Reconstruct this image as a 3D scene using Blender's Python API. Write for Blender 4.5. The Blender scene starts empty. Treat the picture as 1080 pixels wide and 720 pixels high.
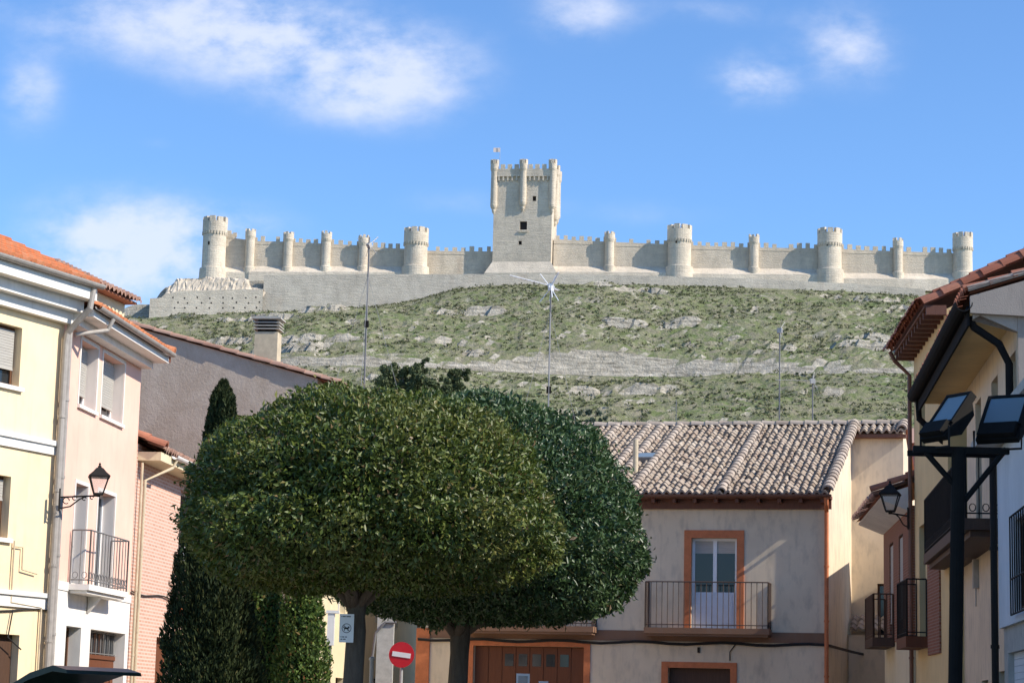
import bpy, math, random
import numpy as np
from mathutils import Vector, Matrix, noise
R = math.radians
random.seed(7)
S = bpy.context.scene
COL = S.collection

# ------------------------------------------------------------------ camera
F_PX, CX, CY = 2350.0, 540.0, 360.0
PITCH, ROLL, EYE = math.atan(395 / 2350), 0.024, 1.6
Fw = Vector((0, math.cos(PITCH), math.sin(PITCH)))
U0 = Vector((0, -math.sin(PITCH), math.cos(PITCH)))
Rt = Vector((1, 0, 0)) * math.cos(ROLL) + U0 * math.sin(ROLL)
Up = U0 * math.cos(ROLL) - Vector((1, 0, 0)) * math.sin(ROLL)
cam = bpy.data.cameras.new('camera'); camo = bpy.data.objects.new('camera', cam); COL.objects.link(camo)
cam.sensor_width = 36; cam.lens = F_PX / 1080 * 36; cam.clip_start = 0.5; cam.clip_end = 6000
mw = Matrix((Rt, Up, -Fw)).transposed().to_4x4(); mw.translation = (0, 0, EYE)
camo.matrix_world = mw
S.camera = camo

# ------------------------------------------------------------------ sun, sky
SUN_A, SUN_E = 69.5, 37.0          # degrees right of straight behind the camera; elevation
sd = Vector((math.sin(R(SUN_A)) * math.cos(R(SUN_E)), -math.cos(R(SUN_A)) * math.cos(R(SUN_E)), math.sin(R(SUN_E))))
sl = bpy.data.lights.new('sun', 'SUN'); sl.energy = 4.4; sl.angle = R(0.5); sl.color = (1.0, 0.91, 0.78)
so = bpy.data.objects.new('sun', sl); COL.objects.link(so); so.rotation_euler = sd.to_track_quat('Z', 'Y').to_euler()
S.view_settings.view_transform = 'Standard'; S.view_settings.look = 'None'
S.view_settings.exposure = 0.46; S.view_settings.gamma = 1

def ray(px, py):
    return (Fw + Rt * ((px - CX) / F_PX) + Up * ((CY - py) / F_PX))
def P(px, py, Y):
    d = ray(px, py); t = Y / d.y
    return Vector((d.x * t, Y, EYE + d.z * t))

W = bpy.data.worlds.new('World'); S.world = W; W.use_nodes = True
nt = W.node_tree; nt.nodes.clear()
def N(t, **k):
    n = nt.nodes.new(t)
    for a, b in k.items(): setattr(n, a, b)
    return n
def mth(op, a, b=None, clamp=False):
    n = N('ShaderNodeMath', operation=op); n.use_clamp = clamp
    for i, v in enumerate((a, b)):
        if v is None: continue
        if isinstance(v, (int, float)): n.inputs[i].default_value = v
        else: nt.links.new(v, n.inputs[i])
    return n.outputs[0]
sky = N('ShaderNodeTexSky', sky_type='NISHITA'); sky.sun_disc = False
sky.sun_elevation = R(SUN_E); sky.sun_rotation = math.atan2(sd.x, sd.y); sky.altitude = 700
sky.air_density = 1.0; sky.dust_density = 0.25; sky.ozone_density = 2.5
tc = N('ShaderNodeTexCoord'); sx = N('ShaderNodeSeparateXYZ'); nt.links.new(tc.outputs['Generated'], sx.inputs[0])
yy = mth('MAXIMUM', sx.outputs[1], 0.02)
ca = mth('DIVIDE', sx.outputs[0], yy); cb = mth('DIVIDE', sx.outputs[2], yy)
cmb = N('ShaderNodeCombineXYZ'); nt.links.new(ca, cmb.inputs[0]); nt.links.new(cb, cmb.inputs[1])
def wnoise(scale, detail, rough, sxy=(1, 1), off=0):
    mp = N('ShaderNodeMapping'); mp.inputs['Scale'].default_value = (sxy[0], sxy[1], 1); mp.inputs['Location'].default_value = (off, off, 0)
    nt.links.new(cmb.outputs[0], mp.inputs[0])
    n = N('ShaderNodeTexNoise'); n.inputs['Scale'].default_value = scale; n.inputs['Detail'].default_value = detail
    n.inputs['Roughness'].default_value = rough; nt.links.new(mp.outputs[0], n.inputs['Vector']); return n
nA = wnoise(11, 8, 0.55, (1, 1.6), 3.1); nB = wnoise(34, 6, 0.58, (1, 1.5), 8.2)
tot = None
for (px, py, rx, ry, amp) in [(180, 22, 200, 48, 1.0), (300, 52, 125, 62, .95), (430, 78, 90, 55, 1.0), (370, 105, 60, 34, .6), (140, 266, 110, 60, 1.9),
                              (30, 100, 40, 46, .85), (612, 14, 60, 36, .95), (796, 84, 50, 34, 1.05), (895, 48, 60, 50, .95), (760, 12, 90, 20, .45),
                              (480, 212, 80, 20, .26), (670, 225, 130, 22, .28), (250, 238, 70, 26, .55), (165, 152, 24, 8, .3)]:
    d = ray(px, py); a0, b0 = d.x / d.y, d.z / d.y
    da = mth('DIVIDE', mth('SUBTRACT', ca, a0), rx / F_PX); db = mth('DIVIDE', mth('SUBTRACT', cb, b0), ry / F_PX)
    r2 = mth('ADD', mth('MULTIPLY', da, da), mth('MULTIPLY', db, db))
    g = mth('MULTIPLY', mth('EXPONENT', mth('MULTIPLY', r2, -1.1)), amp)
    tot = g if tot is None else mth('ADD', tot, g)
nn = mth('ADD', mth('MULTIPLY', nA.outputs[0], 1.7), mth('MULTIPLY', nB.outputs[0], 1.7))
cl = mth('MULTIPLY', tot, mth('SUBTRACT', nn, 1.0))
mr = N('ShaderNodeMapRange', interpolation_type='SMOOTHSTEP'); mr.inputs['From Min'].default_value = 0.05; mr.inputs['From Max'].default_value = 1.15
nt.links.new(cl, mr.inputs[0])
tint = N('ShaderNodeMix', data_type='RGBA', blend_type='MULTIPLY'); tint.inputs[0].default_value = 1
nt.links.new(sky.outputs[0], tint.inputs['A']); tint.inputs['B'].default_value = (0.82, 1.08, 1.36, 1)
mx = N('ShaderNodeMix', data_type='RGBA'); mx.inputs['B'].default_value = (5.7, 6.0, 7.0, 1)
nt.links.new(mth('MULTIPLY', mr.outputs[0], 0.76), mx.inputs[0]); nt.links.new(tint.outputs['Result'], mx.inputs['A'])
bg = N('ShaderNodeBackground'); bg.inputs[1].default_value = 0.115
out = N('ShaderNodeOutputWorld'); nt.links.new(mx.outputs['Result'], bg.inputs[0]); nt.links.new(bg.outputs[0], out.inputs[0])

# ------------------------------------------------------------------ materials
class MT:
    def __init__(s, name, rough=0.85, spec=0.3, metal=0.0):
        m = bpy.data.materials.new(name); m.use_nodes = True; s.m = m; s.nt = m.node_tree; s.nt.nodes.clear()
        s.b = s.n('ShaderNodeBsdfPrincipled'); s.o = s.n('ShaderNodeOutputMaterial'); s.l(s.b.outputs[0], s.o.inputs[0])
        s.b.inputs['Roughness'].default_value = rough; s.b.inputs['Specular IOR Level'].default_value = spec; s.b.inputs['Metallic'].default_value = metal
        s.tc = s.n('ShaderNodeTexCoord')
    def n(s, t, **k):
        n = s.nt.nodes.new(t)
        for a, b in k.items(): setattr(n, a, b)
        return n
    def l(s, a, b): s.nt.links.new(a, b)
    def noise(s, scale, detail=5, rough=0.6, stretch=(1, 1, 1), src='Object', dist=0):
        mp = s.n('ShaderNodeMapping'); mp.inputs['Scale'].default_value = stretch; s.l(s.tc.outputs[src], mp.inputs[0])
        n = s.n('ShaderNodeTexNoise'); n.inputs['Scale'].default_value = scale; n.inputs['Detail'].default_value = detail
        n.inputs['Roughness'].default_value = rough; n.inputs['Distortion'].default_value = dist; s.l(mp.outputs[0], n.inputs['Vector']); return n.outputs[0]
    def ramp(s, fac, stops):
        r = s.n('ShaderNodeValToRGB'); e = r.color_ramp.elements
        while len(e) < len(stops): e.new(0.5)
        for i, (p, c) in enumerate(stops): e[i].position = p; e[i].color = (c[0], c[1], c[2], 1)
        s.l(fac, r.inputs[0]); return r.outputs[0]
    def mix(s, fac, a, b, mode='MIX'):
        n = s.n('ShaderNodeMix', data_type='RGBA', blend_type=mode)
        for k, v in (('Factor', fac), ('A', a), ('B', b)):
            i = n.inputs[0] if k == 'Factor' else n.inputs[k]
            if isinstance(v, (int, float)): i.default_value = v
            elif isinstance(v, tuple): i.default_value = (v[0], v[1], v[2], 1)
            else: s.l(v, i)
        return n.outputs['Result']
    def math(s, op, a, b=0.0, clamp=False):
        n = s.n('ShaderNodeMath', operation=op); n.use_clamp = clamp
        for i, v in enumerate((a, b)):
            if isinstance(v, (int, float)): n.inputs[i].default_value = v
            else: s.l(v, n.inputs[i])
        return n.outputs[0]
    def col(s, c): 
        if isinstance(c, tuple): s.b.inputs['Base Color'].default_value = (c[0], c[1], c[2], 1)
        else: s.l(c, s.b.inputs['Base Color'])
    def bump(s, h, strength=0.3, dist=0.02):
        b = s.n('ShaderNodeBump'); b.inputs['Strength'].default_value = strength; b.inputs['Distance'].default_value = dist
        s.l(h, b.inputs['Height']); s.l(b.outputs[0], s.b.inputs['Normal'])
def sc(c, k): return tuple(min(1, v * k) for v in c)

def plaster(name, c, dirt=(0.25, 0.22, 0.19), amt=0.35, bump=0.25, stain=0.6):
    t = MT(name, 0.9, 0.2)
    a = t.noise(0.7, 6, 0.62); b = t.noise(3.5, 5, 0.6, (1.2, 1.2, 0.45)); f = t.noise(45, 3, 0.6)
    base = t.mix(t.ramp(a, [(0.35, (0, 0, 0)), (0.68, (1, 1, 1))]), sc(c, 0.9), sc(c, 1.06))
    fac = t.math('MULTIPLY', t.ramp(b, [(0.5, (0, 0, 0)), (0.78, (1, 1, 1))]), amt * stain)
    st = t.noise(2.2, 5, 0.7, (3.0, 3.0, 0.12)); base = t.mix(t.math('MULTIPLY', t.ramp(st, [(0.56, (0, 0, 0)), (0.74, (1, 1, 1))]), 0.22), base, dirt)
    base = t.mix(fac, base, dirt); base = t.mix(t.math('MULTIPLY', f, 0.16), base, sc(c, 0.75))
    t.col(base); t.bump(f, bump, 0.01); return t.m
def simple(name, c, rough=0.6, spec=0.4, metal=0.0, var=0.15, scale=6, stretch=(1, 1, 1)):
    t = MT(name, rough, spec, metal); a = t.noise(scale, 5, 0.65, stretch)
    t.col(t.mix(t.ramp(a, [(0.3, (0, 0, 0)), (0.7, (1, 1, 1))]), sc(c, 1 - var), sc(c, 1 + var))); return t.m
def wood(name, c):
    t = MT(name, 0.6, 0.3); a = t.noise(6, 6, 0.65, (8, 8, 0.5)); t.col(t.mix(a, sc(c, 0.5), sc(c, 1.4))); t.bump(a, 0.2, 0.01); return t.m
def clear_glass(name):
    t = MT(name, 0.05, 0.6); t.col((0.5, 0.52, 0.5)); tr = t.n('ShaderNodeBsdfTransparent'); ms = t.n('ShaderNodeMixShader'); ms.inputs[0].default_value = 0.2
    t.l(tr.outputs[0], ms.inputs[1]); t.l(t.b.outputs[0], ms.inputs[2]); t.l(ms.outputs[0], t.o.inputs[0]); return t.m
def glass(name, c=(0.02, 0.025, 0.03)):
    t = MT(name, 0.08, 0.5); t.col(c); n = t.noise(1.5, 2); t.bump(n, 0.05, 0.02); return t.m
def tiles(name, cols, lichen=None, rough=0.9):
    t = MT(name, rough, 0.15); sp = t.n('ShaderNodeVectorMath', operation='FLOOR'); t.l(t.tc.outputs['UV'], sp.inputs[0])
    w = t.n('ShaderNodeTexWhiteNoise', noise_dimensions='2D'); t.l(sp.outputs[0], w.inputs['Vector'])
    c = t.ramp(w.outputs['Value'], [(i / (len(cols) - 1), k) for i, k in enumerate(cols)])
    n = t.noise(5, 6, 0.7)
    c = t.mix(t.math('MULTIPLY', t.ramp(n, [(0.4, (0, 0, 0)), (0.75, (1, 1, 1))]), 0.55), c, lichen or sc(cols[0], 0.6))
    f = t.noise(60, 3, 0.6); c = t.mix(t.math('MULTIPLY', f, 0.35), c, sc(cols[0], 0.5)); t.col(c); t.bump(f, 0.35, 0.01); return t.m
def stone(name, c, dark=(0.28, 0.25, 0.21), course=0.5):
    t = MT(name, 0.95, 0.1)
    a = t.noise(0.06, 8, 0.68); b = t.noise(0.45, 7, 0.72, (1, 1, 0.45)); f = t.noise(2.2, 6, 0.75, (1, 1, 1.6))
    base = t.mix(t.ramp(a, [(0.38, (0, 0, 0)), (0.62, (1, 1, 1))]), sc(c, 0.86), sc(c, 1.08))
    base = t.mix(t.math('MULTIPLY', t.ramp(b, [(0.46, (0, 0, 0)), (0.70, (1, 1, 1))]), 0.42), base, dark)
    base = t.mix(t.math('MULTIPLY', t.ramp(f, [(0.45, (0, 0, 0)), (0.7, (1, 1, 1))]), 0.36), base, sc(c, 0.62))
    w = t.noise(0.16, 6, 0.7, (1, 1, 0.5)); base = t.mix(t.math('MULTIPLY', t.ramp(w, [(0.58, (0, 0, 0)), (0.75, (1, 1, 1))]), 0.4), base, (0.52, 0.36, 0.24))
    cs = t.noise(1.1, 4, 0.8, (0.25, 0.25, 2.2)); base = t.mix(t.math('MULTIPLY', t.ramp(cs, [(0.42, (0, 0, 0)), (0.64, (1, 1, 1))]), 0.28), base, sc(c, 0.5))
    t.col(base); t.bump(t.math('ADD', f, cs), 0.6, 0.35); return t.m

M = {}
M['yellow'] = plaster('yellow_plaster', (0.91, 0.72, 0.46), amt=0.35)
M['pink'] = plaster('pink_plaster', (0.88, 0.555, 0.44), amt=0.3)
M['pale_pink'] = plaster('pale_grey_surround', (0.78, 0.72, 0.67), amt=0.1)
M['white'] = plaster('white_plaster', (0.80, 0.77, 0.72), amt=0.35)
M['cream'] = plaster('cream_plaster', (0.74, 0.62, 0.46), amt=0.6, stain=0.9)
M['cream_light'] = plaster('pale_cream_plaster', (0.72, 0.62, 0.42), amt=0.3)
M['grey_render'] = (lambda t: (t.col(t.mix(t.math('MULTIPLY', t.ramp(t.noise(1.3, 8, 0.72, (1, 1, 0.8), dist=0.8), [(0.4, (0, 0, 0)), (0.7, (1, 1, 1))]), 0.7), t.mix(t.noise(0.35, 6, 0.65), (0.38, 0.305, 0.235), (0.50, 0.41, 0.325)), (0.60, 0.52, 0.43))), t.bump(t.noise(14, 6, 0.7), 0.6, 0.03), t.m)[2])(MT('grey_cement_render', 0.95, 0.1))
M['gable_grey'] = plaster('gable_cement_render', (0.36, 0.31, 0.27), (0.2, 0.17, 0.15), 0.7, 0.5, 0.8)
M['blue_white'] = plaster('cool_white_plaster', (0.78, 0.78, 0.80), amt=0.2)
M['ochre'] = plaster('ochre_plaster', (0.74, 0.56, 0.29), amt=0.3)
M['brown_band'] = plaster('brown_paint_band', (0.24, 0.14, 0.09), amt=0.3)
M['terracotta'] = simple('terracotta_paint', (0.52, 0.17, 0.07), 0.7, 0.3)
M['stonegrey'] = simple('stone_slab', (0.48, 0.45, 0.41), 0.85, 0.2)
M['concrete'] = simple('concrete', (0.42, 0.41, 0.37), 0.9, 0.2, scale=9)
M['iron'] = simple('black_iron', (0.02, 0.018, 0.017), 0.7, 0.2)
M['iron_grey'] = simple('weathered_iron', (0.17, 0.165, 0.16), 0.5, 0.5)
M['iron_brown'] = simple('rusty_brown_iron', (0.07, 0.045, 0.035), 0.6, 0.4)
M['galv'] = simple('galvanised_metal', (0.42, 0.41, 0.39), 0.55, 0.4, 0.2)
M['gutter'] = simple('grey_gutter', (0.36, 0.33, 0.30), 0.6, 0.3, 0.1)
M['brown_pipe'] = simple('brown_gutter_paint', (0.16, 0.075, 0.05), 0.5, 0.4)
M['beige_pipe'] = simple('beige_pipe_paint', (0.55, 0.46, 0.32), 0.6, 0.3)
M['alu_white'] = simple('white_frame_paint', (0.78, 0.79, 0.8), 0.4, 0.5, var=0.05)
M['frame_brown'] = wood('brown_frame_wood', (0.13, 0.06, 0.03))
M['wood_door'] = wood('varnished_door_wood', (0.15, 0.052, 0.023))
M['matt_black'] = simple('matt_black_gutter_paint', (0.014, 0.014, 0.015), 0.85, 0.08)
M['wood_dark'] = wood('dark_wood', (0.085, 0.045, 0.028))
M['wood_eave'] = wood('eave_board_wood', (0.16, 0.07, 0.045))
M['blind'] = simple('roller_blind', (0.42, 0.40, 0.36), 0.6, 0.3, scale=30, stretch=(0.1, 0.1, 3))
M['panel_white'] = simple('white_door_panel', (0.62, 0.68, 0.76), 0.45, 0.4, var=0.05)
M['glass'] = glass('window_glass')
M['glass_lamp'] = clear_glass('lamp_glass')
M['glass_flood'] = glass('floodlight_glass', (0.20, 0.25, 0.27))
M['black_plastic'] = simple('black_housing_paint', (0.014, 0.013, 0.012), 0.75, 0.12)
M['cable'] = simple('black_cable_sheath', (0.03, 0.028, 0.027), 0.6, 0.3)
M['tile_old'] = tiles('aged_clay_tiles', [(0.30, 0.23, 0.17), (0.42, 0.34, 0.265), (0.48, 0.40, 0.32), (0.38, 0.30, 0.24), (0.56, 0.48, 0.39), (0.34, 0.25, 0.19), (0.45, 0.37, 0.29)], (0.22, 0.20, 0.16))
M['tile_cap'] = tiles('mortared_cap_tiles', [(0.42, 0.34, 0.27), (0.52, 0.44, 0.36), (0.36, 0.29, 0.23), (0.56, 0.47, 0.39)], (0.30, 0.25, 0.20))
M['tile_red'] = tiles('red_clay_tiles', [(0.30, 0.10, 0.06), (0.44, 0.17, 0.10), (0.38, 0.14, 0.09), (0.50, 0.22, 0.14)], (0.22, 0.12, 0.09))
M['tile_orange'] = tiles('orange_clay_tiles', [(0.60, 0.20, 0.085), (0.72, 0.27, 0.12), (0.66, 0.23, 0.10), (0.74, 0.33, 0.17)], (0.48, 0.19, 0.10))
M['tile_brown'] = tiles('weathered_pink_tiles', [(0.34, 0.19, 0.14), (0.46, 0.28, 0.21), (0.40, 0.24, 0.18), (0.52, 0.34, 0.26)], (0.30, 0.2, 0.16))
M['castle'] = stone('castle_limestone', (0.70, 0.605, 0.48))
M['castle_pale'] = stone('castle_pale_ashlar', (0.75, 0.655, 0.525))
M['castle_outer'] = stone('outer_wall_stone', (0.66, 0.59, 0.49))
M['rock'] = stone('pale_marl_rock', (0.60, 0.56, 0.48), (0.3, 0.27, 0.22))
M['opening_shade'] = simple('painted_opening_shade', (0.035, 0.03, 0.028), 0.9, 0.1)  # near-black colour that paints the shade inside openings
M['sign_red'] = simple('sign_red_enamel', (0.55, 0.012, 0.02), 0.35, 0.5, var=0.05)
M['sign_white'] = simple('sign_white_enamel', (0.78, 0.78, 0.76), 0.4, 0.5, var=0.04)
M['sign_black'] = simple('sign_black_print', (0.03, 0.03, 0.03), 0.5, 0.3)
M['flag_red'] = simple('flag_red_cloth', (0.5, 0.05, 0.04), 0.8, 0.1); M['flag_white'] = simple('flag_pale_cloth', (0.7, 0.6, 0.55), 0.8, 0.1)
M['car'] = simple('dark_green_car_paint', (0.010, 0.022, 0.018), 0.3, 0.4, 0.0, var=0.05)
M['rubber'] = simple('tyre_rubber', (0.02, 0.02, 0.02), 0.8, 0.2)
M['lamp_red'] = simple('tail_lamp_plastic', (0.35, 0.01, 0.01), 0.2, 0.6)

def brick_mat(name, c1, c2, mortar, w=0.25, h=0.062, m=0.012):
    t = MT(name, 0.9, 0.2); s2 = t.n('ShaderNodeSeparateXYZ'); t.l(t.tc.outputs['Object'], s2.inputs[0])
    c = t.n('ShaderNodeCombineXYZ'); t.l(t.math('ADD', s2.outputs[0], s2.outputs[1]), c.inputs[0]); t.l(s2.outputs[2], c.inputs[1])
    b = t.n('ShaderNodeTexBrick'); t.l(c.outputs[0], b.inputs['Vector']); b.inputs['Scale'].default_value = 1
    b.inputs['Brick Width'].default_value = w; b.inputs['Row Height'].default_value = h; b.inputs['Mortar Size'].default_value = m
    b.inputs['Color1'].default_value = (*c1, 1); b.inputs['Color2'].default_value = (*c2, 1); b.inputs['Mortar'].default_value = (*mortar, 1)
    n = t.noise(1.2, 6); t.col(t.mix(t.math('MULTIPLY', n, 0.3), b.outputs[0], sc(c1, 0.75))); t.bump(b.outputs['Fac'], -0.4, 0.01); return t.m
M['brick_pink'] = brick_mat('pink_brickwork', (0.54, 0.30, 0.22), (0.62, 0.38, 0.29), (0.68, 0.54, 0.45), h=0.075, m=0.016)
M['brick_brown'] = brick_mat('brown_brickwork', (0.24, 0.09, 0.05), (0.30, 0.12, 0.07), (0.30, 0.2, 0.15))

def leaf_mat(name, stops, rough=0.46, spec=0.5, trans=0.25):
    t = MT(name, rough, spec); s2 = t.n('ShaderNodeSeparateXYZ'); t.l(t.tc.outputs['UV'], s2.inputs[0])
    c = t.ramp(s2.outputs[0], stops); n = t.noise(1.3, 4, 0.6)
    c = t.mix(t.math('MULTIPLY', t.ramp(n, [(0.45, (0, 0, 0)), (0.7, (1, 1, 1))]), 0.45), c, sc(stops[-2][1], 1.1)); t.col(c)
    tr = t.n('ShaderNodeBsdfTranslucent'); t.l(c, tr.inputs[0]); ms = t.n('ShaderNodeMixShader'); ms.inputs[0].default_value = trans
    t.l(t.b.outputs[0], ms.inputs[1]); t.l(tr.outputs[0], ms.inputs[2]); t.l(ms.outputs[0], t.o.inputs[0]); return t.m
M['leaf_front'] = leaf_mat('olive_glossy_leaves', [(0, (0.035, 0.06, 0.012)), (0.5, (0.085, 0.13, 0.022)), (0.85, (0.15, 0.19, 0.035)), (0.95, (0.21, 0.20, 0.05)), (1, (0.22, 0.12, 0.07))])
M['leaf_back'] = leaf_mat('deep_green_glossy_leaves', [(0, (0.02, 0.05, 0.018)), (0.55, (0.05, 0.10, 0.034)), (0.9, (0.09, 0.15, 0.055)), (0.97, (0.12, 0.17, 0.07)), (1, (0.18, 0.11, 0.06))], 0.4, 0.5)
M['leaf_cypress'] = leaf_mat('dark_cypress_scales', [(0, (0.012, 0.022, 0.008)), (0.6, (0.025, 0.04, 0.014)), (0.9, (0.05, 0.065, 0.02)), (1, (0.07, 0.06, 0.02))], 0.7, 0.2, 0.1)
M['leaf_thuja'] = leaf_mat('bright_hedge_leaves', [(0, (0.04, 0.08, 0.02)), (0.5, (0.09, 0.16, 0.035)), (0.85, (0.16, 0.24, 0.05)), (0.93, (0.16, 0.2, 0.05)), (1, (0.35, 0.13, 0.06))], 0.5, 0.3, 0.3)
M['leaf_pine'] = leaf_mat('pine_needles', [(0, (0.065, 0.085, 0.045)), (0.6, (0.12, 0.145, 0.07)), (0.9, (0.17, 0.20, 0.10)), (1, (0.2, 0.21, 0.12))], 0.8, 0.1, 0.1)
M['leaf_bluegrey'] = leaf_mat('grey_green_shrub_leaves', [(0, (0.05, 0.07, 0.05)), (0.6, (0.09, 0.12, 0.09)), (0.9, (0.14, 0.17, 0.13)), (1, (0.16, 0.18, 0.14))], 0.8, 0.1, 0.1)
M['leaf_scrub'] = leaf_mat('dry_scrub', [(0, (0.06, 0.07, 0.032)), (0.4, (0.12, 0.14, 0.06)), (0.75, (0.18, 0.19, 0.09)), (0.92, (0.23, 0.215, 0.15)), (1, (0.33, 0.30, 0.22))], 0.9, 0.1, 0.1)
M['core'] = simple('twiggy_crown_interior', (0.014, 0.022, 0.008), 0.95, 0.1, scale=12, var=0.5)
M['bark'] = (lambda t: (t.col(t.mix(t.noise(6, 6, 0.7, (3, 3, 0.6)), (0.05, 0.038, 0.028), (0.17, 0.14, 0.11))), t.bump(t.noise(9, 6, 0.7, (3, 3, 0.5)), 0.7, 0.03), t.m)[2])(MT('bark', 0.95, 0.1))
M['bark_grey'] = (lambda t: (t.col(t.mix(t.noise(6, 6, 0.7, (3, 3, 0.6)), (0.10, 0.085, 0.07), (0.28, 0.25, 0.21))), t.bump(t.noise(9, 6, 0.7, (3, 3, 0.5)), 0.6, 0.03), t.m)[2])(MT('grey_bark', 0.95, 0.1))

# ------------------------------------------------------------------ mesh helpers
class MB:
    def __init__(s): s.v = []; s.f = []; s.uv = None
    def quad(s, a, b, c, d):
        i = len(s.v); s.v += [tuple(a), tuple(b), tuple(c), tuple(d)]; s.f.append((i, i + 1, i + 2, i + 3))
    def poly(s, pts):
        i = len(s.v); s.v += [tuple(p) for p in pts]; s.f.append(tuple(range(i, i + len(pts))))
    def box(s, x0, x1, y0, y1, z0, z1, m=None):
        p = [Vector((x, y, z)) for z in (z0, z1) for y in (y0, y1) for x in (x0, x1)]
        if m is not None: p = [m @ q for q in p]
        i = len(s.v); s.v += [tuple(q) for q in p]
        s.f += [(i, i + 2, i + 3, i + 1), (i + 4, i + 5, i + 7, i + 6), (i, i + 1, i + 5, i + 4), (i + 2, i + 6, i + 7, i + 3), (i, i + 4, i + 6, i + 2), (i + 1, i + 3, i + 7, i + 5)]
    def prism(s, poly, axis, a, b):
        """poly: list of 2D points, extruded along axis ('x','y','z') from a to b"""
        def mk(p, t): return {'x': (t, p[0], p[1]), 'y': (p[0], t, p[1]), 'z': (p[0], p[1], t)}[axis]
        i = len(s.v); n = len(poly); s.v += [mk(p, a) for p in poly] + [mk(p, b) for p in poly]
        s.f.append(tuple(range(i, i + n))); s.f.append(tuple(range(i + 2 * n - 1, i + n - 1, -1)))
        for k in range(n): s.f.append((i + k, i + (k + 1) % n, i + n + (k + 1) % n, i + n + k))
    def tube(s, pts, r, n=6, cap=True):
        pts = [Vector(p) for p in pts]; rs = r if isinstance(r, (list, tuple)) else [r] * len(pts); base = len(s.v); pn = None
        for k, p in enumerate(pts):
            t = (pts[min(k + 1, len(pts) - 1)] - pts[max(k - 1, 0)]).normalized()
            if pn is None: pn = t.orthogonal().normalized()
            pn = (pn - t * pn.dot(t)).normalized(); bn = t.cross(pn)
            for j in range(n):
                a = 2 * math.pi * j / n; s.v.append(tuple(p + (pn * math.cos(a) + bn * math.sin(a)) * rs[k]))
        for k in range(len(pts) - 1):
            for j in range(n):
                a = base + k * n + j; b = base + k * n + (j + 1) % n; s.f.append((a, b, b + n, a + n))
        if cap: s.f.append(tuple(base + j for j in reversed(range(n)))); s.f.append(tuple(base + (len(pts) - 1) * n + j for j in range(n)))
    def lathe(s, prof, c=(0, 0, 0), n=24, a0=0.0):
        base = len(s.v)
        for (r, z) in prof:
            for j in range(n):
                a = a0 + 2 * math.pi * j / n; s.v.append((c[0] + r * math.cos(a), c[1] + r * math.sin(a), c[2] + z))
        for k in range(len(prof) - 1):
            for j in range(n):
                a = base + k * n + j; b = base + k * n + (j + 1) % n; s.f.append((a, b, b + n, a + n))
        s.f.append(tuple(base + j for j in reversed(range(n)))); s.f.append(tuple(base + (len(prof) - 1) * n + j for j in range(n)))
    def facade(s, x0, x1, z0, z1, holes=(), y=0.0, back=False):
        """wall sheet in the plane y with reveals going in (+y). holes (a,b,c,d,depth)"""
        xs = sorted({x0, x1, *[h[0] for h in holes], *[h[1] for h in holes]}); zs = sorted({z0, z1, *[h[2] for h in holes], *[h[3] for h in holes]})
        xs = [x for x in xs if x0 - 1e-6 <= x <= x1 + 1e-6]; zs = [z for z in zs if z0 - 1e-6 <= z <= z1 + 1e-6]
        for i in range(len(xs) - 1):
            for j in range(len(zs) - 1):
                cx, cz = (xs[i] + xs[i + 1]) / 2, (zs[j] + zs[j + 1]) / 2
                if any(h[0] < cx < h[1] and h[2] < cz < h[3] for h in holes): continue
                s.quad((xs[i], y, zs[j]), (xs[i + 1], y, zs[j]), (xs[i + 1], y, zs[j + 1]), (xs[i], y, zs[j + 1]))
        for a, b, c, d, q in holes:
            c2 = max(c, z0); d2 = min(d, z1)
            if c2 >= d2: continue
            s.quad((a, y, c2), (a, y, d2), (a, y + q, d2), (a, y + q, c2)); s.quad((b, y, d2), (b, y, c2), (b, y + q, c2), (b, y + q, d2))
            if c2 == c: s.quad((b, y, c2), (a, y, c2), (a, y + q, c2), (b, y + q, c2))
            if d2 == d: s.quad((a, y, d2), (b, y, d2), (b, y + q, d2), (a, y + q, d2))
            if back: s.quad((a, y + q, c2), (b, y + q, c2), (b, y + q, d2), (a, y + q, d2))
    def build(s, name, mat, parent=None, smooth=False, mats=None, fm=None, loc=None):
        me = bpy.data.meshes.new(name); me.from_pydata(s.v, [], s.f)
        for m_ in (mats or [mat]): me.materials.append(m_)
        if fm: me.polygons.foreach_set('material_index', fm)
        if s.uv:
            u = me.uv_layers.new(name='UVMap'); arr = []
            for f in s.f:
                for k in f: arr += s.uv[k]
            u.data.foreach_set('uv', arr)
        if smooth: me.polygons.foreach_set('use_smooth', [True] * len(me.polygons))
        me.update(); o = bpy.data.objects.new(name, me); COL.objects.link(o)
        if parent is not None: o.parent = parent
        if loc: o.location = loc
        return o
def tag(o, label=None, cat=None, group=None, kind=None):
    if label: o['label'] = label
    if cat: o['category'] = cat
    if group: o['group'] = group
    if kind: o['kind'] = kind
    return o
def thing(name, label, cat, loc=(0, 0, 0), rz=0.0, group=None):
    o = bpy.data.objects.new(name, None); COL.objects.link(o); o.location = loc; o.rotation_euler = (0, 0, rz); o.empty_display_size = 0.3
    return tag(o, label, cat, group)
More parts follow.
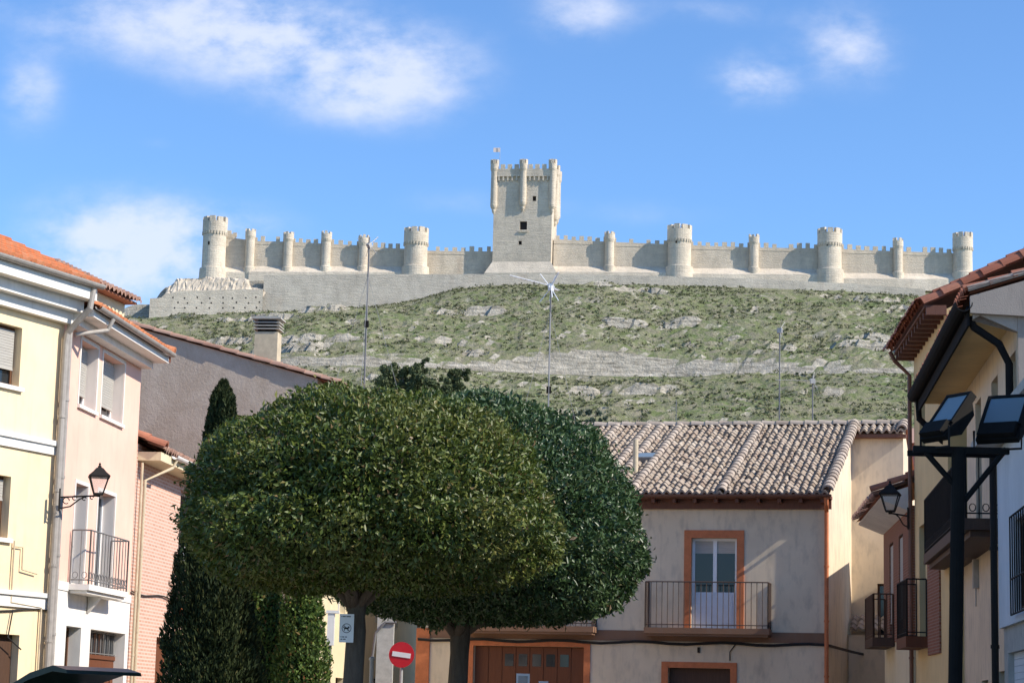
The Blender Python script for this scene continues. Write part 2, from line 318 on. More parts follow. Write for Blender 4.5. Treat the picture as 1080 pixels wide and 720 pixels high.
class Fr:
    """local frame of a thing: x along the facade, y inwards, z up"""
    def __init__(s, o):
        s.o = o; s.m = Matrix.LocRotScale(o.location, o.rotation_euler, None); s.i = s.m.inverted()
    def hit(s, px, py, axis=1, val=0.0):
        c = s.i @ Vector((0, 0, EYE)); d = s.i.to_3x3() @ ray(px, py); t = (val - c[axis]) / d[axis]; return c + d * t
    def rect(s, pl, pr, pt, pb, y=0.0):
        pm, ym = (pl + pr) / 2, (pt + pb) / 2
        return (s.hit(pl, ym, 1, y).x, s.hit(pr, ym, 1, y).x, s.hit(pm, pb, 1, y).z, s.hit(pm, pt, 1, y).z)

def tile_roof(name, parent, mat, x0, x1, ye, ze, length, pitch, col=0.2, row=0.38, jit=0.008, h=0.055, seed=1, flipslope=False):
    """barrel tiles climbing inwards (+y) from an eave at y=ye"""
    rnd = random.Random(seed); mb = MB(); mb.uv = []; nx = max(1, int(round((x1 - x0) / col))); ny = max(1, int(round(length / row)))
    col = (x1 - x0) / nx; row = length / ny; ct, st = math.cos(pitch), math.sin(pitch)
    prof = [(0.0, -0.2), (0.12, 0.45), (0.24, 0.88), (0.36, 1.0), (0.48, 0.88), (0.6, 0.45), (0.72, -0.2), (0.86, -0.5), (1.0, -0.2)]
    for i in range(nx):
        cj = rnd.uniform(-1, 1) * jit
        for j in range(ny):
            dx = cj + rnd.uniform(-1, 1) * jit; dz = rnd.uniform(-1, 1) * jit; ds = rnd.uniform(-1, 1) * jit * 2; base = len(mb.v)
            for t, lift in ((-0.12, 0.035), (-0.12, 0.065), (1.0, 0.03)):
                s0 = (j + t) * row + ds
                for (fx, fh) in prof:
                    x = x0 + (i + fx) * col + dx * (1 if 0 < fx < 0.72 else 0); hh = fh * h + lift + dz - (0.035 if lift == 0.035 else 0)
                    mb.v.append((x, ye + s0 * ct - hh * st, ze + s0 * st + hh * ct)); mb.uv.append((i + min(fx, 0.99) * 0.98 + 0.01, j + 0.5))
            n = len(prof)
            for k in range(n - 1):
                mb.f.append((base + k, base + k + 1, base + n + k + 1, base + n + k)); mb.f.append((base + n + k, base + n + k + 1, base + 2 * n + k + 1, base + 2 * n + k))
    return mb.build(name, mat, parent, smooth=False)
def cap_row(name, parent, mat, pts, r=0.11, seg=0.42, seed=3, arc=math.pi):
    """overlapping half-round cap tiles along a line"""
    rnd = random.Random(seed); mb = MB(); mb.uv = []; idx = 0
    for a, b in zip(pts[:-1], pts[1:]):
        a = Vector(a); b = Vector(b); L = (b - a).length; n = max(1, int(round(L / seg))); t = (b - a) / L
        side = t.cross(Vector((0, 0, 1))).normalized(); up = side.cross(t).normalized()
        for k in range(n):
            p0 = a + t * (L * k / n - 0.04); p1 = a + t * (L * (k + 1) / n); o = rnd.uniform(-.012, .012); base = len(mb.v); m = 8
            for (p, rr, lf) in ((p0, r * 0.8, 0.01), (p0, r * 1.06, 0.02), (p1, r * 0.92, 0.0)):
                for j in range(m + 1):
                    an = arc * j / m + (math.pi - arc) / 2; q = p + side * (math.cos(an) * rr + o) + up * (math.sin(an) * rr + lf - 0.02)
                    mb.v.append(tuple(q)); mb.uv.append((idx + 0.5, 0.5))
            for j in range(m):
                mb.f.append((base + j, base + j + 1, base + m + 1 + j + 1, base + m + 1 + j)); mb.f.append((base + m + 1 + j, base + m + 2 + j, base + 2 * m + 3 + j, base + 2 * m + 2 + j))
            idx += 1
    return mb.build(name, mat, parent)

def window(parent, x0, x1, z0, z1, y, mat, nx=2, nz=1, blind=0.0, glassm=None, name='window', fw=0.06, curtain=False, panel=0.0, panelmat=None):
    mb = MB(); mb.box(x0, x0 + fw, y - 0.03, y + 0.03, z0, z1); mb.box(x1 - fw, x1, y - 0.03, y + 0.03, z0, z1)
    mb.box(x0 + fw, x1 - fw, y - 0.03, y + 0.03, z0, z0 + fw); mb.box(x0 + fw, x1 - fw, y - 0.03, y + 0.03, z1 - fw, z1)
    for k in range(1, nx):
        xx = x0 + (x1 - x0) * k / nx; mb.box(xx - fw * .7, xx + fw * .7, y - 0.035, y + 0.032, z0 + fw, z1 - fw)
    for k in range(1, nz):
        zz = z0 + (z1 - z0) * k / nz; mb.box(x0 + fw, x1 - fw, y - 0.025, y + 0.025, zz - fw * .5, zz + fw * .5)
    w = mb.build(name, mat, parent)
    g = MB(); g.box(x0 + fw, x1 - fw, y + 0.0, y + 0.012, z0 + fw, z1 - fw); g.build('pane', glassm or M['glass'], w)
    if blind > 0:
        b = MB(); zb = z1 - fw - (z1 - z0 - 2 * fw) * blind; k = zb
        while k < z1 - fw - 0.01: b.box(x0 + fw, x1 - fw, y - 0.075, y - 0.055, k, min(k + 0.045, z1 - fw)); k += 0.05
        b.box(x0 + fw, x1 - fw, y - 0.085, y - 0.05, zb - 0.03, zb); b.build('roller_blind', M['blind'], w)
    if panel > 0:
        b = MB(); zp = z0 + (z1 - z0) * panel; b.box(x0 + fw, x1 - fw, y - 0.045, y - 0.012, z0 + fw, zp)
        b.box(x0 + fw * 2, (x0 + x1) / 2 - fw, y - 0.055, y - 0.045, z0 + fw * 2, zp - fw); b.box((x0 + x1) / 2 + fw, x1 - fw * 2, y - 0.055, y - 0.045, z0 + fw * 2, zp - fw); b.build('door_panel', panelmat or mat, w)
    if curtain:
        b = MB(); b.box(x0 + fw, x1 - fw, y - 0.006, y - 0.002, z1 - fw - 0.32, z1 - fw); b.build('curtain', M['blind'], w)
    return w
def railing(parent, x0, x1, y0, y1, z, h, mat, step=0.12, r=0.009, scroll=False, name='railing', rr=0.016):
    mb = MB(); pts = [(x0, y1), (x0, y0), (x1, y0), (x1, y1)]
    for zz, q in ((z + h, rr), (z + 0.08, rr * 0.8)): mb.tube([(a, b, zz) for a, b in pts], q, 6)
    for (a, b), (c, d) in zip(pts[:-1], pts[1:]):
        L = math.hypot(c - a, d - b); n = max(1, int(round(L / step)))
        for k in range(n + 1):
            t = k / n; x, y = a + (c - a) * t, b + (d - b) * t; mb.tube([(x, y, z), (x, y, z + h)], r * (1.8 if k in (0, n) else 1), 5)
            if scroll and k < n:
                tx, ty = (c - a) / L, (d - b) / L; cx, cy = x + tx * L / n / 2, y + ty * L / n / 2; rad = min(0.05, L / n * .42)
                mb.tube([(cx + tx * rad * math.cos(q), cy + ty * rad * math.cos(q), z + 0.17 + 0.06 * math.sin(q)) for q in [2 * math.pi * i / 10 for i in range(11)]], r * 0.8, 4)
    return mb.build(name, mat, parent)
def pipe(parent, pts, r, mat, name='drainpipe', clamps=True):
    mb = MB(); mb.tube(pts, r, 10)
    if clamps:
        for a, b in zip(pts[:-1], pts[1:]):
            a = Vector(a); b = Vector(b)
            if abs(b.z - a.z) > 1.5:
                n = int(abs(b.z - a.z) / 1.6)
                for k in range(1, n + 1):
                    p = a.lerp(b, k / (n + 1)); d = (b - a).normalized() * 0.025; mb.tube([p - d, p + d], r * 1.22, 10)
    return mb.build(name, mat, parent)
def gutter(parent, x0, x1, y, z, r, mat, name='gutter'):
    mb = MB(); n = 8; base = len(mb.v)
    for x in (x0, x1):
        for rr in (r, r * 0.86):
            for j in range(n + 1):
                a = math.pi + math.pi * j / n; mb.v.append((x, y + rr * math.cos(a), z + rr * math.sin(a)))
    m = n + 1
    for j in range(n):
        mb.f.append((base + j, base + j + 1, base + 2 * m + j + 1, base + 2 * m + j)); mb.f.append((base + m + j, base + 3 * m + j, base + 3 * m + j + 1, base + m + j + 1))
        mb.f.append((base + j, base + m + j, base + m + j + 1, base + j + 1)); mb.f.append((base + 2 * m + j, base + 2 * m + j + 1, base + 3 * m + j + 1, base + 3 * m + j))
    for j in (0, n): mb.f.append((base + j, base + 2 * m + j, base + 3 * m + j, base + m + j))
    return mb.build(name, mat, parent)

# ------------------------------------------------------------------ terrain
castleY = 613.0; outerY = 597.0
line = [(100, 352), (150, 340), (165, 337), (250, 331), (330, 328), (400, 323), (440, 317), (480, 305), (520, 301), (600, 300), (700, 301), (800, 304), (900, 308), (960, 312), (1020, 317), (1200, 330)]
lx = np.array([P(a, b, outerY).x for a, b in line]); lz = np.array([P(a, b, outerY).z for a, b in line])
topline = [(160, 318), (172, 300), (280, 292), (515, 290), (600, 290), (700, 293), (860, 298), (970, 305), (1200, 320)]
tx_ = np.array([P(a, b, outerY).x for a, b in topline]); tz_ = np.array([P(a, b, outerY).z for a, b in topline])
def sstep(a, b, x):
    t = min(1, max(0, (x - a) / (b - a))); return t * t * (3 - 2 * t)
def roadY(x): return 476 + 5 * math.sin(x / 45 + 1) + 3 * math.sin(x / 17)
def terrain(x, y, detail=True):
    zt = float(np.interp(x, lx, lz)); zr = 75.5 + 0.012 * x; ry = roadY(x)
    if y < 150: z = 0.0
    elif y < ry: z = zr * (0.72 * (y - 150) / (ry - 150) + 0.28 * ((y - 150) / (ry - 150)) ** 2)
    elif y < ry + 6: z = zr
    elif y < outerY - 0.5:
        hb = 2.6 + 2.6 * noise.noise(Vector((x * 0.02, 3.3, 0))) + 1.0 * noise.noise(Vector((x * 0.11, 7, 0))); hb = max(0.4, hb) + 3.0 * math.exp(-((x - 17) / 16) ** 2)
        hb *= sstep(-62, -45, x)
        t = (y - ry - 6) / (outerY - 0.5 - ry - 6); c = sstep(0, 0.022, t) * hb
        z = zr + c + (zt - zr - hb) * (t + 0.09 * math.sin(math.pi * t))
    else:
        zc = float(np.interp(x, tx_, tz_)) - 0.6
        z = zt if y < outerY + 1.2 else zc + (y - outerY) * 0.0
        if y > 640: z = zc - (y - 640) * 0.6
    lat = 1 - sstep(-104, -210, -abs(x + 0) if False else x) if False else 1.0
    if x < -102: z = z * (1 - 0.75 * sstep(0, 110, -102 - x)) - 4 * sstep(0, 12, -102 - x)
    if x > 165: z *= 1 - 0.8 * sstep(165, 420, x)
    if detail and y > 200:
        k = sstep(200, 380, y) * (1 if y < outerY - 4 else 0); onroad = 1 if (ry - 2.5 < y < ry + 6) else 0
        if y > ry + 5.5 and y < ry + 9: onroad = .6
        z += k * (1 - onroad) * (1 - .85 * sstep(outerY - 45, outerY - 5, y)) * (0.7 * noise.noise(Vector((x * .8, y * .8, 6))) + 1.8 * noise.fractal(Vector((x * .03, y * .05, 1)), 0.9, 2.1, 4) + 0.45 * noise.noise(Vector((x * .35, y * .5, 4))) * 1.6)
        if k and y > ry + 12 or y < ry - 8:
            m = noise.noise(Vector((x * .03, y * .05, 9.7))) + .35 * noise.noise(Vector((x * .12, y * .1, 2.7)))       # rock ledges
            if m > 0.16 and k:
                q = z / 4.2 + 0.5 * noise.noise(Vector((x * .05, y * .05, 2))); fr = q - math.floor(q); z += (sstep(0.35, 0.55, fr) - fr) * 2.6 * min(1, (m - .16) * 4)
    return z
xs = list(np.arange(-420, -150, 12.0)) + list(np.arange(-150, 175, 1.25)) + list(np.arange(176, 520, 12.0))
ys = [-60, -20, 20, 60, 100, 130, 150, 180, 210, 240, 270, 300, 330, 355] + list(np.arange(372, outerY - 0.6, 1.35)) + [outerY - 0.5, outerY + 1.2, outerY + 1.3, 606, 615, 630, 640, 660, 700, 800]
mb = MB(); nxv = len(xs)
for y in ys:
    for x in xs: mb.v.append((x, y, terrain(x, y) if y >= 150 else 0.0))
for j in range(len(ys) - 1):
    for i in range(nxv - 1):
        a = j * nxv + i; mb.f.append((a, a + 1, a + nxv + 1, a + nxv))
t = MT('hillside_ground', 0.95, 0.1)
g1 = t.noise(0.035, 6, 0.6); g2 = t.noise(0.35, 8, 0.75); g3 = t.noise(1.6, 5, 0.7); g4 = t.noise(0.09, 7, 0.7, (1, 2.2, 1))
grass = t.mix(t.ramp(g1, [(0.38, (0, 0, 0)), (0.62, (1, 1, 1))]), (0.25, 0.265, 0.125), (0.165, 0.23, 0.075))
c = t.mix(t.ramp(g2, [(0.42, (0, 0, 0)), (0.6, (1, 1, 1))]), grass, (0.34, 0.31, 0.225))
c = t.mix(t.math('MULTIPLY', t.ramp(g3, [(0.48, (0, 0, 0)), (0.68, (1, 1, 1))]), 0.6), c, (0.12, 0.135, 0.06))
c = t.mix(t.ramp(g4, [(0.60, (0, 0, 0)), (0.70, (1, 1, 1))]), c, (0.42, 0.385, 0.31))
geo = t.n('ShaderNodeNewGeometry'); sg = t.n('ShaderNodeSeparateXYZ'); t.l(geo.outputs['True Normal'], sg.inputs[0])
steep = t.ramp(t.math('ADD', sg.outputs[2], t.math('MULTIPLY', t.math('SUBTRACT', g2, 0.5), 0.8)), [(0.62, (1, 1, 1)), (0.72, (0, 0, 0))])
rockc = t.mix(t.ramp(t.noise(0.6, 8, 0.75, (0.4, 0.4, 3)), [(0.35, (0, 0, 0)), (0.65, (1, 1, 1))]), (0.22, 0.20, 0.16), (0.72, 0.66, 0.55))
c = t.mix(steep, c, rockc); t.col(c); t.bump(t.math('ADD', g3, t.math('MULTIPLY', g2, 3.0)), 0.8, 0.8)
tag(mb.build('hill', t.m), kind='structure')

# near ground: one big sheet beneath, then unseen bounce paving, road
tg = MT('town_ground', 0.95, 0.1); tg.col(tg.mix(tg.noise(0.6, 6), (0.16, 0.14, 0.11), (0.26, 0.23, 0.18)))
g = MB(); g.quad((-3000, -500, -0.03), (3000, -500, -0.03), (3000, 5000, -0.03), (-3000, 5000, -0.03)); tag(g.build('ground', tg.m), kind='structure')
ta = MT('asphalt', 0.9, 0.3); ta.col(ta.mix(ta.noise(30, 5, 0.7), (0.035, 0.035, 0.037), (0.075, 0.073, 0.07))); ta.bump(ta.noise(80, 3), 0.4, 0.01)
g = MB(); g.quad((-7.2, 2, 0.004), (6.2, 2, 0.004), (6.9, 57, 0.004), (-6.6, 57, 0.004)); tag(g.build('road', ta.m), kind='structure')
tp = brick_mat('paving_slabs', (0.34, 0.31, 0.27), (0.40, 0.37, 0.32), (0.2, 0.18, 0.16), 0.5, 0.5, 0.01)
g = MB(); g.box(-5.6, -0.2, 18, 42, -0.02, 0.13); g.box(-5.75, -5.602, 17.85, 42.15, -0.02, 0.15); g.box(-0.198, -0.05, 17.85, 42.15, -0.02, 0.15); g.box(-5.6, -0.2, 17.85, 17.998, -0.02, 0.15); g.box(-5.6, -0.2, 42.002, 42.15, -0.02, 0.15)
tag(g.build('plaza_pavement', simple('pavement_stone', (0.36, 0.33, 0.29), 0.9, 0.2, scale=3)), kind='structure')
g = MB(); g.quad((-8.6, 42.5, 0.012), (8.3, 42.5, 0.012), (9.4, 57.2, 0.012), (-6.8, 60, 0.012)); tag(g.build('bounce_paving', simple('pale_bounce_paving', (0.46, 0.40, 0.32), 0.9, 0.2, scale=3)), kind='structure')  # unseen pale paving added to bounce warm light onto the facades
# hillside track
tr = MB(); xsr = np.arange(-64, 165, 2.0)
for x in xsr:
    y = roadY(x); tr.v += [(x, y + 0.4, terrain(x, y + 2, False) + 0.04), (x, y + 5.4, terrain(x, y + 2, False) + 0.04)]
for k in range(len(xsr) - 1): tr.f.append((2 * k, 2 * k + 2, 2 * k + 3, 2 * k + 1))
tag(tr.build('hillside_track', simple('grey_dirt_track', (0.27, 0.265, 0.25), 0.95, 0.1, scale=0.4, var=0.25)), kind='structure')

# ------------------------------------------------------------------ leaf clouds
def leafcloud(name, parent, mat, gen, n, ln, wd, seed, jit=0.7, core=None, upbias=0.0):
    """gen(rng,n) -> points, outward normals. Folded diamond leaves."""
    rng = np.random.default_rng(seed); p, nr = gen(rng, n); n = len(p)
    d = nr * 0.9 + rng.normal(size=(n, 3)) * jit; d[:, 2] += upbias; d /= np.linalg.norm(d, axis=1)[:, None]
    s = np.cross(d, nr + rng.normal(size=(n, 3)) * 0.6); s /= np.linalg.norm(s, axis=1)[:, None] + 1e-9; q = np.cross(s, d)
    L = ln * rng.uniform(0.5, 1.5, (n, 1)); Wd = wd * rng.uniform(0.7, 1.2, (n, 1)); b = p - d * L * 0.5
    v = np.stack([b, b + d * L * .45 + s * Wd * .5 + q * Wd * .18, b + d * L - q * L * .08, b + d * L * .45 - s * Wd * .5 + q * Wd * .18], 1).reshape(-1, 3)
    idx = np.arange(n)[:, None] * 4; f = np.concatenate([idx + [0, 1, 2], idx + [0, 2, 3]], 1).reshape(-1, 3)
    nv0, nf0 = len(v), len(f); cv, cf = (core if core else ([], []))
    if len(cv): v = np.concatenate([v, np.array(cv)]); 
    me = bpy.data.meshes.new(name); nf = nf0 + len(cf); me.vertices.add(len(v)); me.vertices.foreach_set('co', v.ravel())
    loops = f.ravel().tolist(); starts = list(range(0, nf0 * 3, 3)); tot_ = [3] * nf0
    for c_ in cf: starts.append(len(loops)); tot_.append(len(c_)); loops += [k + nv0 for k in c_]
    me.loops.add(len(loops)); me.loops.foreach_set('vertex_index', loops); me.polygons.add(nf); me.polygons.foreach_set('loop_start', starts); me.polygons.foreach_set('loop_total', tot_)
    me.materials.append(mat); me.materials.append(M['core']); me.polygons.foreach_set('material_index', [0] * nf0 + [1] * len(cf))
    r = rng.random(n); r2 = rng.random(n); uv = np.zeros((len(loops), 2)); uv[:nf0 * 3, 0] = np.repeat(r, 6); uv[:nf0 * 3, 1] = np.repeat(r2, 6)
    me.update(calc_edges=True); u = me.uv_layers.new(name='UVMap'); u.data.foreach_set('uv', uv.ravel())
    o = bpy.data.objects.new(name, me); COL.objects.link(o)
    if parent is not None: o.parent = parent
    return o
def lump(v, k, s): return noise.fractal(Vector(v) * k + Vector((s, s * 2, 0)), 0.8, 2.0, 3)
def dome_gen(a, b, up, dn, zc, shell, pw=1.98, lumpk=0.9, lumpa=0.10, seed=1):
    def gen(rng, n):
        d = rng.normal(size=(n, 3)); d /= np.linalg.norm(d, axis=1)[:, None]; P_ = []; Nn = []
        for x, y, z in d:
            pz = pw if z > 0 else 3.0; zz = up if z > 0 else dn
            r = 1 / ((abs(x) ** pz + abs(y) ** pz + abs(z) ** pz) ** (1 / pz))
            r *= 1 + lumpa * lump((x * 2, y * 2, z * 2), lumpk, seed) + 0.05 * lump((x * 7, y * 7, z * 7), 1, seed)
            u = rng.random(); r *= 1 - shell * u * u + (0.06 * rng.random() if rng.random() < .05 else 0)
            P_.append((x * r * a, y * r * b, zc + z * r * zz)); nn = Vector((x / a, y / b, z / zz)).normalized(); Nn.append(tuple(nn))
        return np.array(P_), np.array(Nn)
    return gen
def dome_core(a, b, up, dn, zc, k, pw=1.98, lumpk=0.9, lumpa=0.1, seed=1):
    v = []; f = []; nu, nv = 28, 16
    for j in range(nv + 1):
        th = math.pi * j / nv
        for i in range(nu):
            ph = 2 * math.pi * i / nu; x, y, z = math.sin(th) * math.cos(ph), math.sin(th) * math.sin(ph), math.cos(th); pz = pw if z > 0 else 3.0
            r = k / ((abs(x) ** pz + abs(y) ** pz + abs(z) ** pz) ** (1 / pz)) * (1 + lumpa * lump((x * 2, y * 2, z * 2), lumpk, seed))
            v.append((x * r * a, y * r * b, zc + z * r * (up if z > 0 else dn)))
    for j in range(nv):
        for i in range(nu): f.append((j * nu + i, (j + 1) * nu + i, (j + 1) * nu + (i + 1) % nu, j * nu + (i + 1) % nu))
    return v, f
def trunk(parent, pts, rs, mat, limbs=()):
    mb = MB(); P2 = []; R2 = []
    for (a, b, r0, r1) in zip(pts[:-1], pts[1:], rs[:-1], rs[1:]):
        for k in range(4):
            t = k / 4; q = Vector(a).lerp(Vector(b), t); q += Vector((noise.noise(q * 2), noise.noise(q * 2 + Vector((5, 5, 5))), 0)) * 0.05; P2.append(q); R2.append(r0 + (r1 - r0) * t + 0.012 * noise.noise(q * 5))
    P2.append(Vector(pts[-1])); R2.append(rs[-1]); mb.tube(P2, R2, 12)
    for l in limbs: mb.tube(l[0], l[1], 8)
    return mb.build('trunk', mat, parent, smooth=True)

# ------------------------------------------------------------------ castle
cst = thing('castle', 'long pale limestone castle with crenellated walls and square keep on the hilltop', 'castle', (0, castleY, 0))
def cp(px, py): p = P(px, py, castleY); return p.x, p.z
def merlons(mb, pts, y0, y1, w=1.25, gap=1.05, h=1.35):
    for (xa, za), (xb, zb) in zip(pts[:-1], pts[1:]):
        L = xb - xa; n = max(1, int(round(L / (w + gap)))); st = L / n
        for k in range(n):
            x = xa + (k + 0.5) * st; z = za + (zb - za) * (x - xa) / L; j = random.uniform(-.4, .15)
            if random.random() < .07: continue
            w2 = w * random.uniform(.8, 1.12); mb.box(x - w2 / 2, x + w2 / 2, y0, y1, z - 0.2, z + h + j)
def curtain(a, b, tops, yo=0.0, talus=True, basepy=290):
    mb = MB(); P0 = [cp(x, y) for x, y in tops]; zb = cp((a + b) / 2, basepy)[1]
    for (xa, za), (xb, zb2) in zip(P0[:-1], P0[1:]):
        n = max(1, int((xb - xa) / 3))
        for k in range(n):
            x0, x1 = xa + (xb - xa) * k / n, xa + (xb - xa) * (k + 1) / n; z0, z1 = za + (zb2 - za) * k / n, za + (zb2 - za) * (k + 1) / n
            mb.poly([(x0, yo, zb - 4), (x1, yo, zb - 4), (x1, yo, z1), (x0, yo, z0)]); mb.poly([(x0, yo, z0), (x1, yo, z1), (x1, yo + 2.6, z1), (x0, yo + 2.6, z0)]); mb.poly([(x1, yo + 2.6, zb - 4), (x0, yo + 2.6, zb - 4), (x0, yo + 2.6, z0), (x1, yo + 2.6, z1)])
    x0, x1 = P0[0][0], P0[-1][0]
    mb.quad((x0, yo, zb - 4), (x0, yo, P0[0][1]), (x0, yo + 2.6, P0[0][1]), (x0, yo + 2.6, zb - 4)); mb.quad((x1, yo, P0[-1][1]), (x1, yo, zb - 4), (x1, yo + 2.6, zb - 4), (x1, yo + 2.6, P0[-1][1]))
    for (xa, za), (xb, zb2) in zip(P0[:-1], P0[1:]): mb.box(xa, xb, yo - 0.08, yo - 0.003, min(za, zb2) - 0.9, min(za, zb2) - 0.6)
    merlons(mb, P0, yo + 0.004, yo + 0.75)
    w = mb.build('curtain_wall', M['castle'], cst)
    if talus:
        t_ = MB(); za, zb3 = cp(a, basepy)[1], cp(b, basepy + (b - a) * 0.006)[1]; t_.poly([(x0, yo - 3.0, za - 3), (x1, yo - 3.0, zb3 - 3), (x1, yo - 2.6, zb3 + .4), (x0, yo - 2.6, za + .4)])
        t_.poly([(x0, yo - 2.6, za + .4), (x1, yo - 2.6, zb3 + .4), (x1, yo - 0.002, zb3 + 2.5), (x0, yo - 0.002, za + 2.5)])
        t_.build('talus', M['castle_pale'], w)
    return w
curtain(228, 265, [(228, 247), (246, 246), (249, 251), (265, 253)], 0.5)
curtain(265, 345, [(265, 254), (305, 255), (345, 257)])
curtain(345, 439, [(345, 257), (383, 259), (400, 261), (439, 263)])
curtain(439, 520, [(439, 263), (520, 264)], 1.5, False)
curtain(584, 716, [(584, 252), (643, 255), (716, 258)])
curtain(716, 874, [(716, 258), (795, 261), (874, 262)], basepy=292)
curtain(874, 1014, [(874, 262), (946, 265), (1014, 267)], basepy=297)
def round_tower(px, top, base, wpx, big):
    x, zt = cp(px, top); zb = cp(px, base)[1]; r = wpx / 2 * castleY / F_PX; mb = MB(); cy = -0.35 * r if big else -0.55 * r
    if big:
        hc = zt - 5.2
        prof = [(r * 1.18, zb - 5), (r * 1.08, zb + 2.2), (r * 0.93, zb + 2.4), (r * 0.92, hc), (r * 0.93, hc + 0.3), (r * 0.985, hc + 1.0), (r * 0.985, zt - 1.4), (r * .8, zt - 1.4), (r * .8, zt - 2.2)]
        mb.lathe(prof, (x, cy, 0), 32); nm = 9; rr = r * 0.985; mh = 1.4; mwid = 0.36
    else:
        hc = zt - 3.4
        prof = [(r * 1.15, zb - 5), (r * 1.05, zb + 2.4), (r * 0.86, zb + 2.6), (r * 0.84, hc), (r * 1.0, hc + 0.8), (r * 1.0, zt - 1.1), (r * .6, zt - 1.1), (r * .6, zt - 1.6)]
        mb.lathe(prof, (x, cy, 0), 20); nm = 6; rr = r; mh = 1.1; mwid = 0.3
    for k in range(nm):
        a = 2 * math.pi * k / nm + px; m = Matrix.Translation((x, cy, 0)) @ Matrix.Rotation(a, 4, 'Z'); j = random.uniform(-.25, .1)
        w = rr * mwid * (1.3 if not big else 1); mb.box(rr * 0.72, rr * 0.985, -w * .62, w * .62, zt - 1.5, zt + (mh - 1.4) + 0.0 + j, m)
    if big:
        for k in range(26):
            m = Matrix.Translation((x, cy, 0)) @ Matrix.Rotation(2 * math.pi * k / 26, 4, 'Z'); mb.box(r * 0.9, r * 1.01, -0.14, 0.14, hc + 0.15, hc + 1.0, m)
    o = mb.build('round_tower' if big else 'turret', M['castle_pale'] if True else None, cst)
    if big:
        s_ = MB(); a = R(-110); m = Matrix.Translation((x, cy, 0)) @ Matrix.Rotation(a, 4, 'Z'); s_.box(r * 0.93, r * 0.96, -0.22, 0.22, zb + 8.5, zb + 9.5, m); s_.build('loophole', M['opening_shade'], o)  # dark plate on the tower face, shade of the slit put into colour
for px, t_, b_, w in [(228, 231, 293, 27), (439.5, 242, 291, 27), (716.5, 239, 291, 27), (874.5, 243, 294, 27), (1014.5, 247, 297, 22)]: round_tower(px, t_, b_, w, True)
for px, t_, b_ in [(265, 241, 292), (305, 244, 292), (345, 244, 291), (384, 248, 291), (643, 244, 290), (795, 247, 292), (946.5, 251, 297)]: round_tower(px, t_, b_, 11.5, False)
# keep
kx0, kzt = cp(521.5, 180); kx1 = cp(583, 180)[0]; kzb = cp(550, 289)[1]; kw = kx1 - kx0; kc = (kx0 + kx1) / 2
km = Matrix.Translation((kc, -2.5, 0)) @ Matrix.Rotation(R(-7), 4, 'Z'); kd = 14.0
kb = MB()
def kq(*p): kb.poly([km @ Vector(q) for q in p])
h0 = kw / 2; hb_ = h0 + 0.7; zs0 = kzt - 2.2
holes = []
for (px, py, w, h) in [(563.5, 212, 1.0, 1.4), (548.5, 258, .9, 1.1), (552, 240, 2.0, 2.4)]:
    x, z = cp(px, py); holes.append((x - kc - w / 2, x - kc + w / 2, z - h / 2, z + h / 2, 1.0))
fb = MB(); fb.facade(-h0, h0, kzb - 3, zs0, holes, 0.0, True)
nv = len(kb.v); kb.v += [tuple(km @ Vector(v)) for v in fb.v]; kb.f += [tuple(i + nv for i in f) for f in fb.f]
kq((h0, 0, kzb - 3), (h0, kd, kzb - 3), (h0, kd, zs0), (h0, 0, zs0)); kq((-h0, kd, kzb - 3), (-h0, 0, kzb - 3), (-h0, 0, zs0), (-h0, kd, zs0)); kq((h0, kd, kzb - 3), (-h0, kd, kzb - 3), (-h0, kd, zs0), (h0, kd, zs0))
o_ = 0.55; kb.box(-h0 - o_, h0 + o_, -o_, kd + o_, zs0, kzt, km)
n = 14
for k in range(n):
    for (yy0, yy1) in ((-o_ , 0.2), (kd - .2, kd + o_)):
        x = -h0 - o_ + (k + .5) * (kw + 2 * o_) / n; kb.box(x - .2, x + .2, yy0 + .004, yy1, zs0 - 1.2, zs0 - 0.002, km)
    y = -o_ + (k + .5) * (kd + 2 * o_) / n; kb.box(h0, h0 + o_ - .004, y - .2, y + .2, zs0 - 1.2, zs0 - .002, km); kb.box(-h0 - o_ + .004, -h0, y - .2, y + .2, zs0 - 1.2, zs0 - .002, km)
for k in range(9):
    x = -h0 - o_ + (k + .5) * (kw + 2 * o_) / 9; kb.box(x - .6, x + .6, -o_ + .003, -o_ + .7, kzt, kzt + 1.3, km); kb.box(x - .6, x + .6, kd + o_ - .7, kd + o_ - .003, kzt, kzt + 1.3, km)
    y = -o_ + (k + .5) * (kd + 2 * o_) / 9; kb.box(h0 + o_ - .7, h0 + o_ - .003, y - .6, y + .6, kzt, kzt + 1.3, km); kb.box(-h0 - o_ + .003, -h0 - o_ + .7, y - .6, y + .6, kzt, kzt + 1.3, km)
keep = kb.build('keep', M['castle'], cst)
zt0 = cp(550, 172)[1]
for (lx_, ly_, drop) in [(-h0, 0, 12.0), (0, -0.2, 11.2), (h0, 0, 12.0), (h0 + .2, kd / 2, 14), (-h0, kd, 12), (h0, kd, 12)]:
    c = km @ Vector((lx_, ly_, 0)); r = 1.08; mb = MB(); zb_ = zt0 - drop
    mb.lathe([(0.1, zb_ - 3.4), (0.5, zb_ - 2.6), (0.55, zb_ - 2), (0.9, zb_ - 1.4), (1.0, zb_ - .8), (r * .9, zb_), (r * .86, zt0 - 3.2), (r * 1.08, zt0 - 2.4), (r * 1.08, zt0 - .9), (r * .6, zt0 - .9), (r * .6, zt0 - 1.4)], (c.x, c.y, 0), 18)
    for k in range(6): mb.box(r * .7, r * 1.06, -.4, .4, zt0 - 1, zt0 + .25, Matrix.Translation((c.x, c.y, 0)) @ Matrix.Rotation(k * math.pi / 3 + .4, 4, 'Z'))
    mb.build('turret', M['castle'], keep)
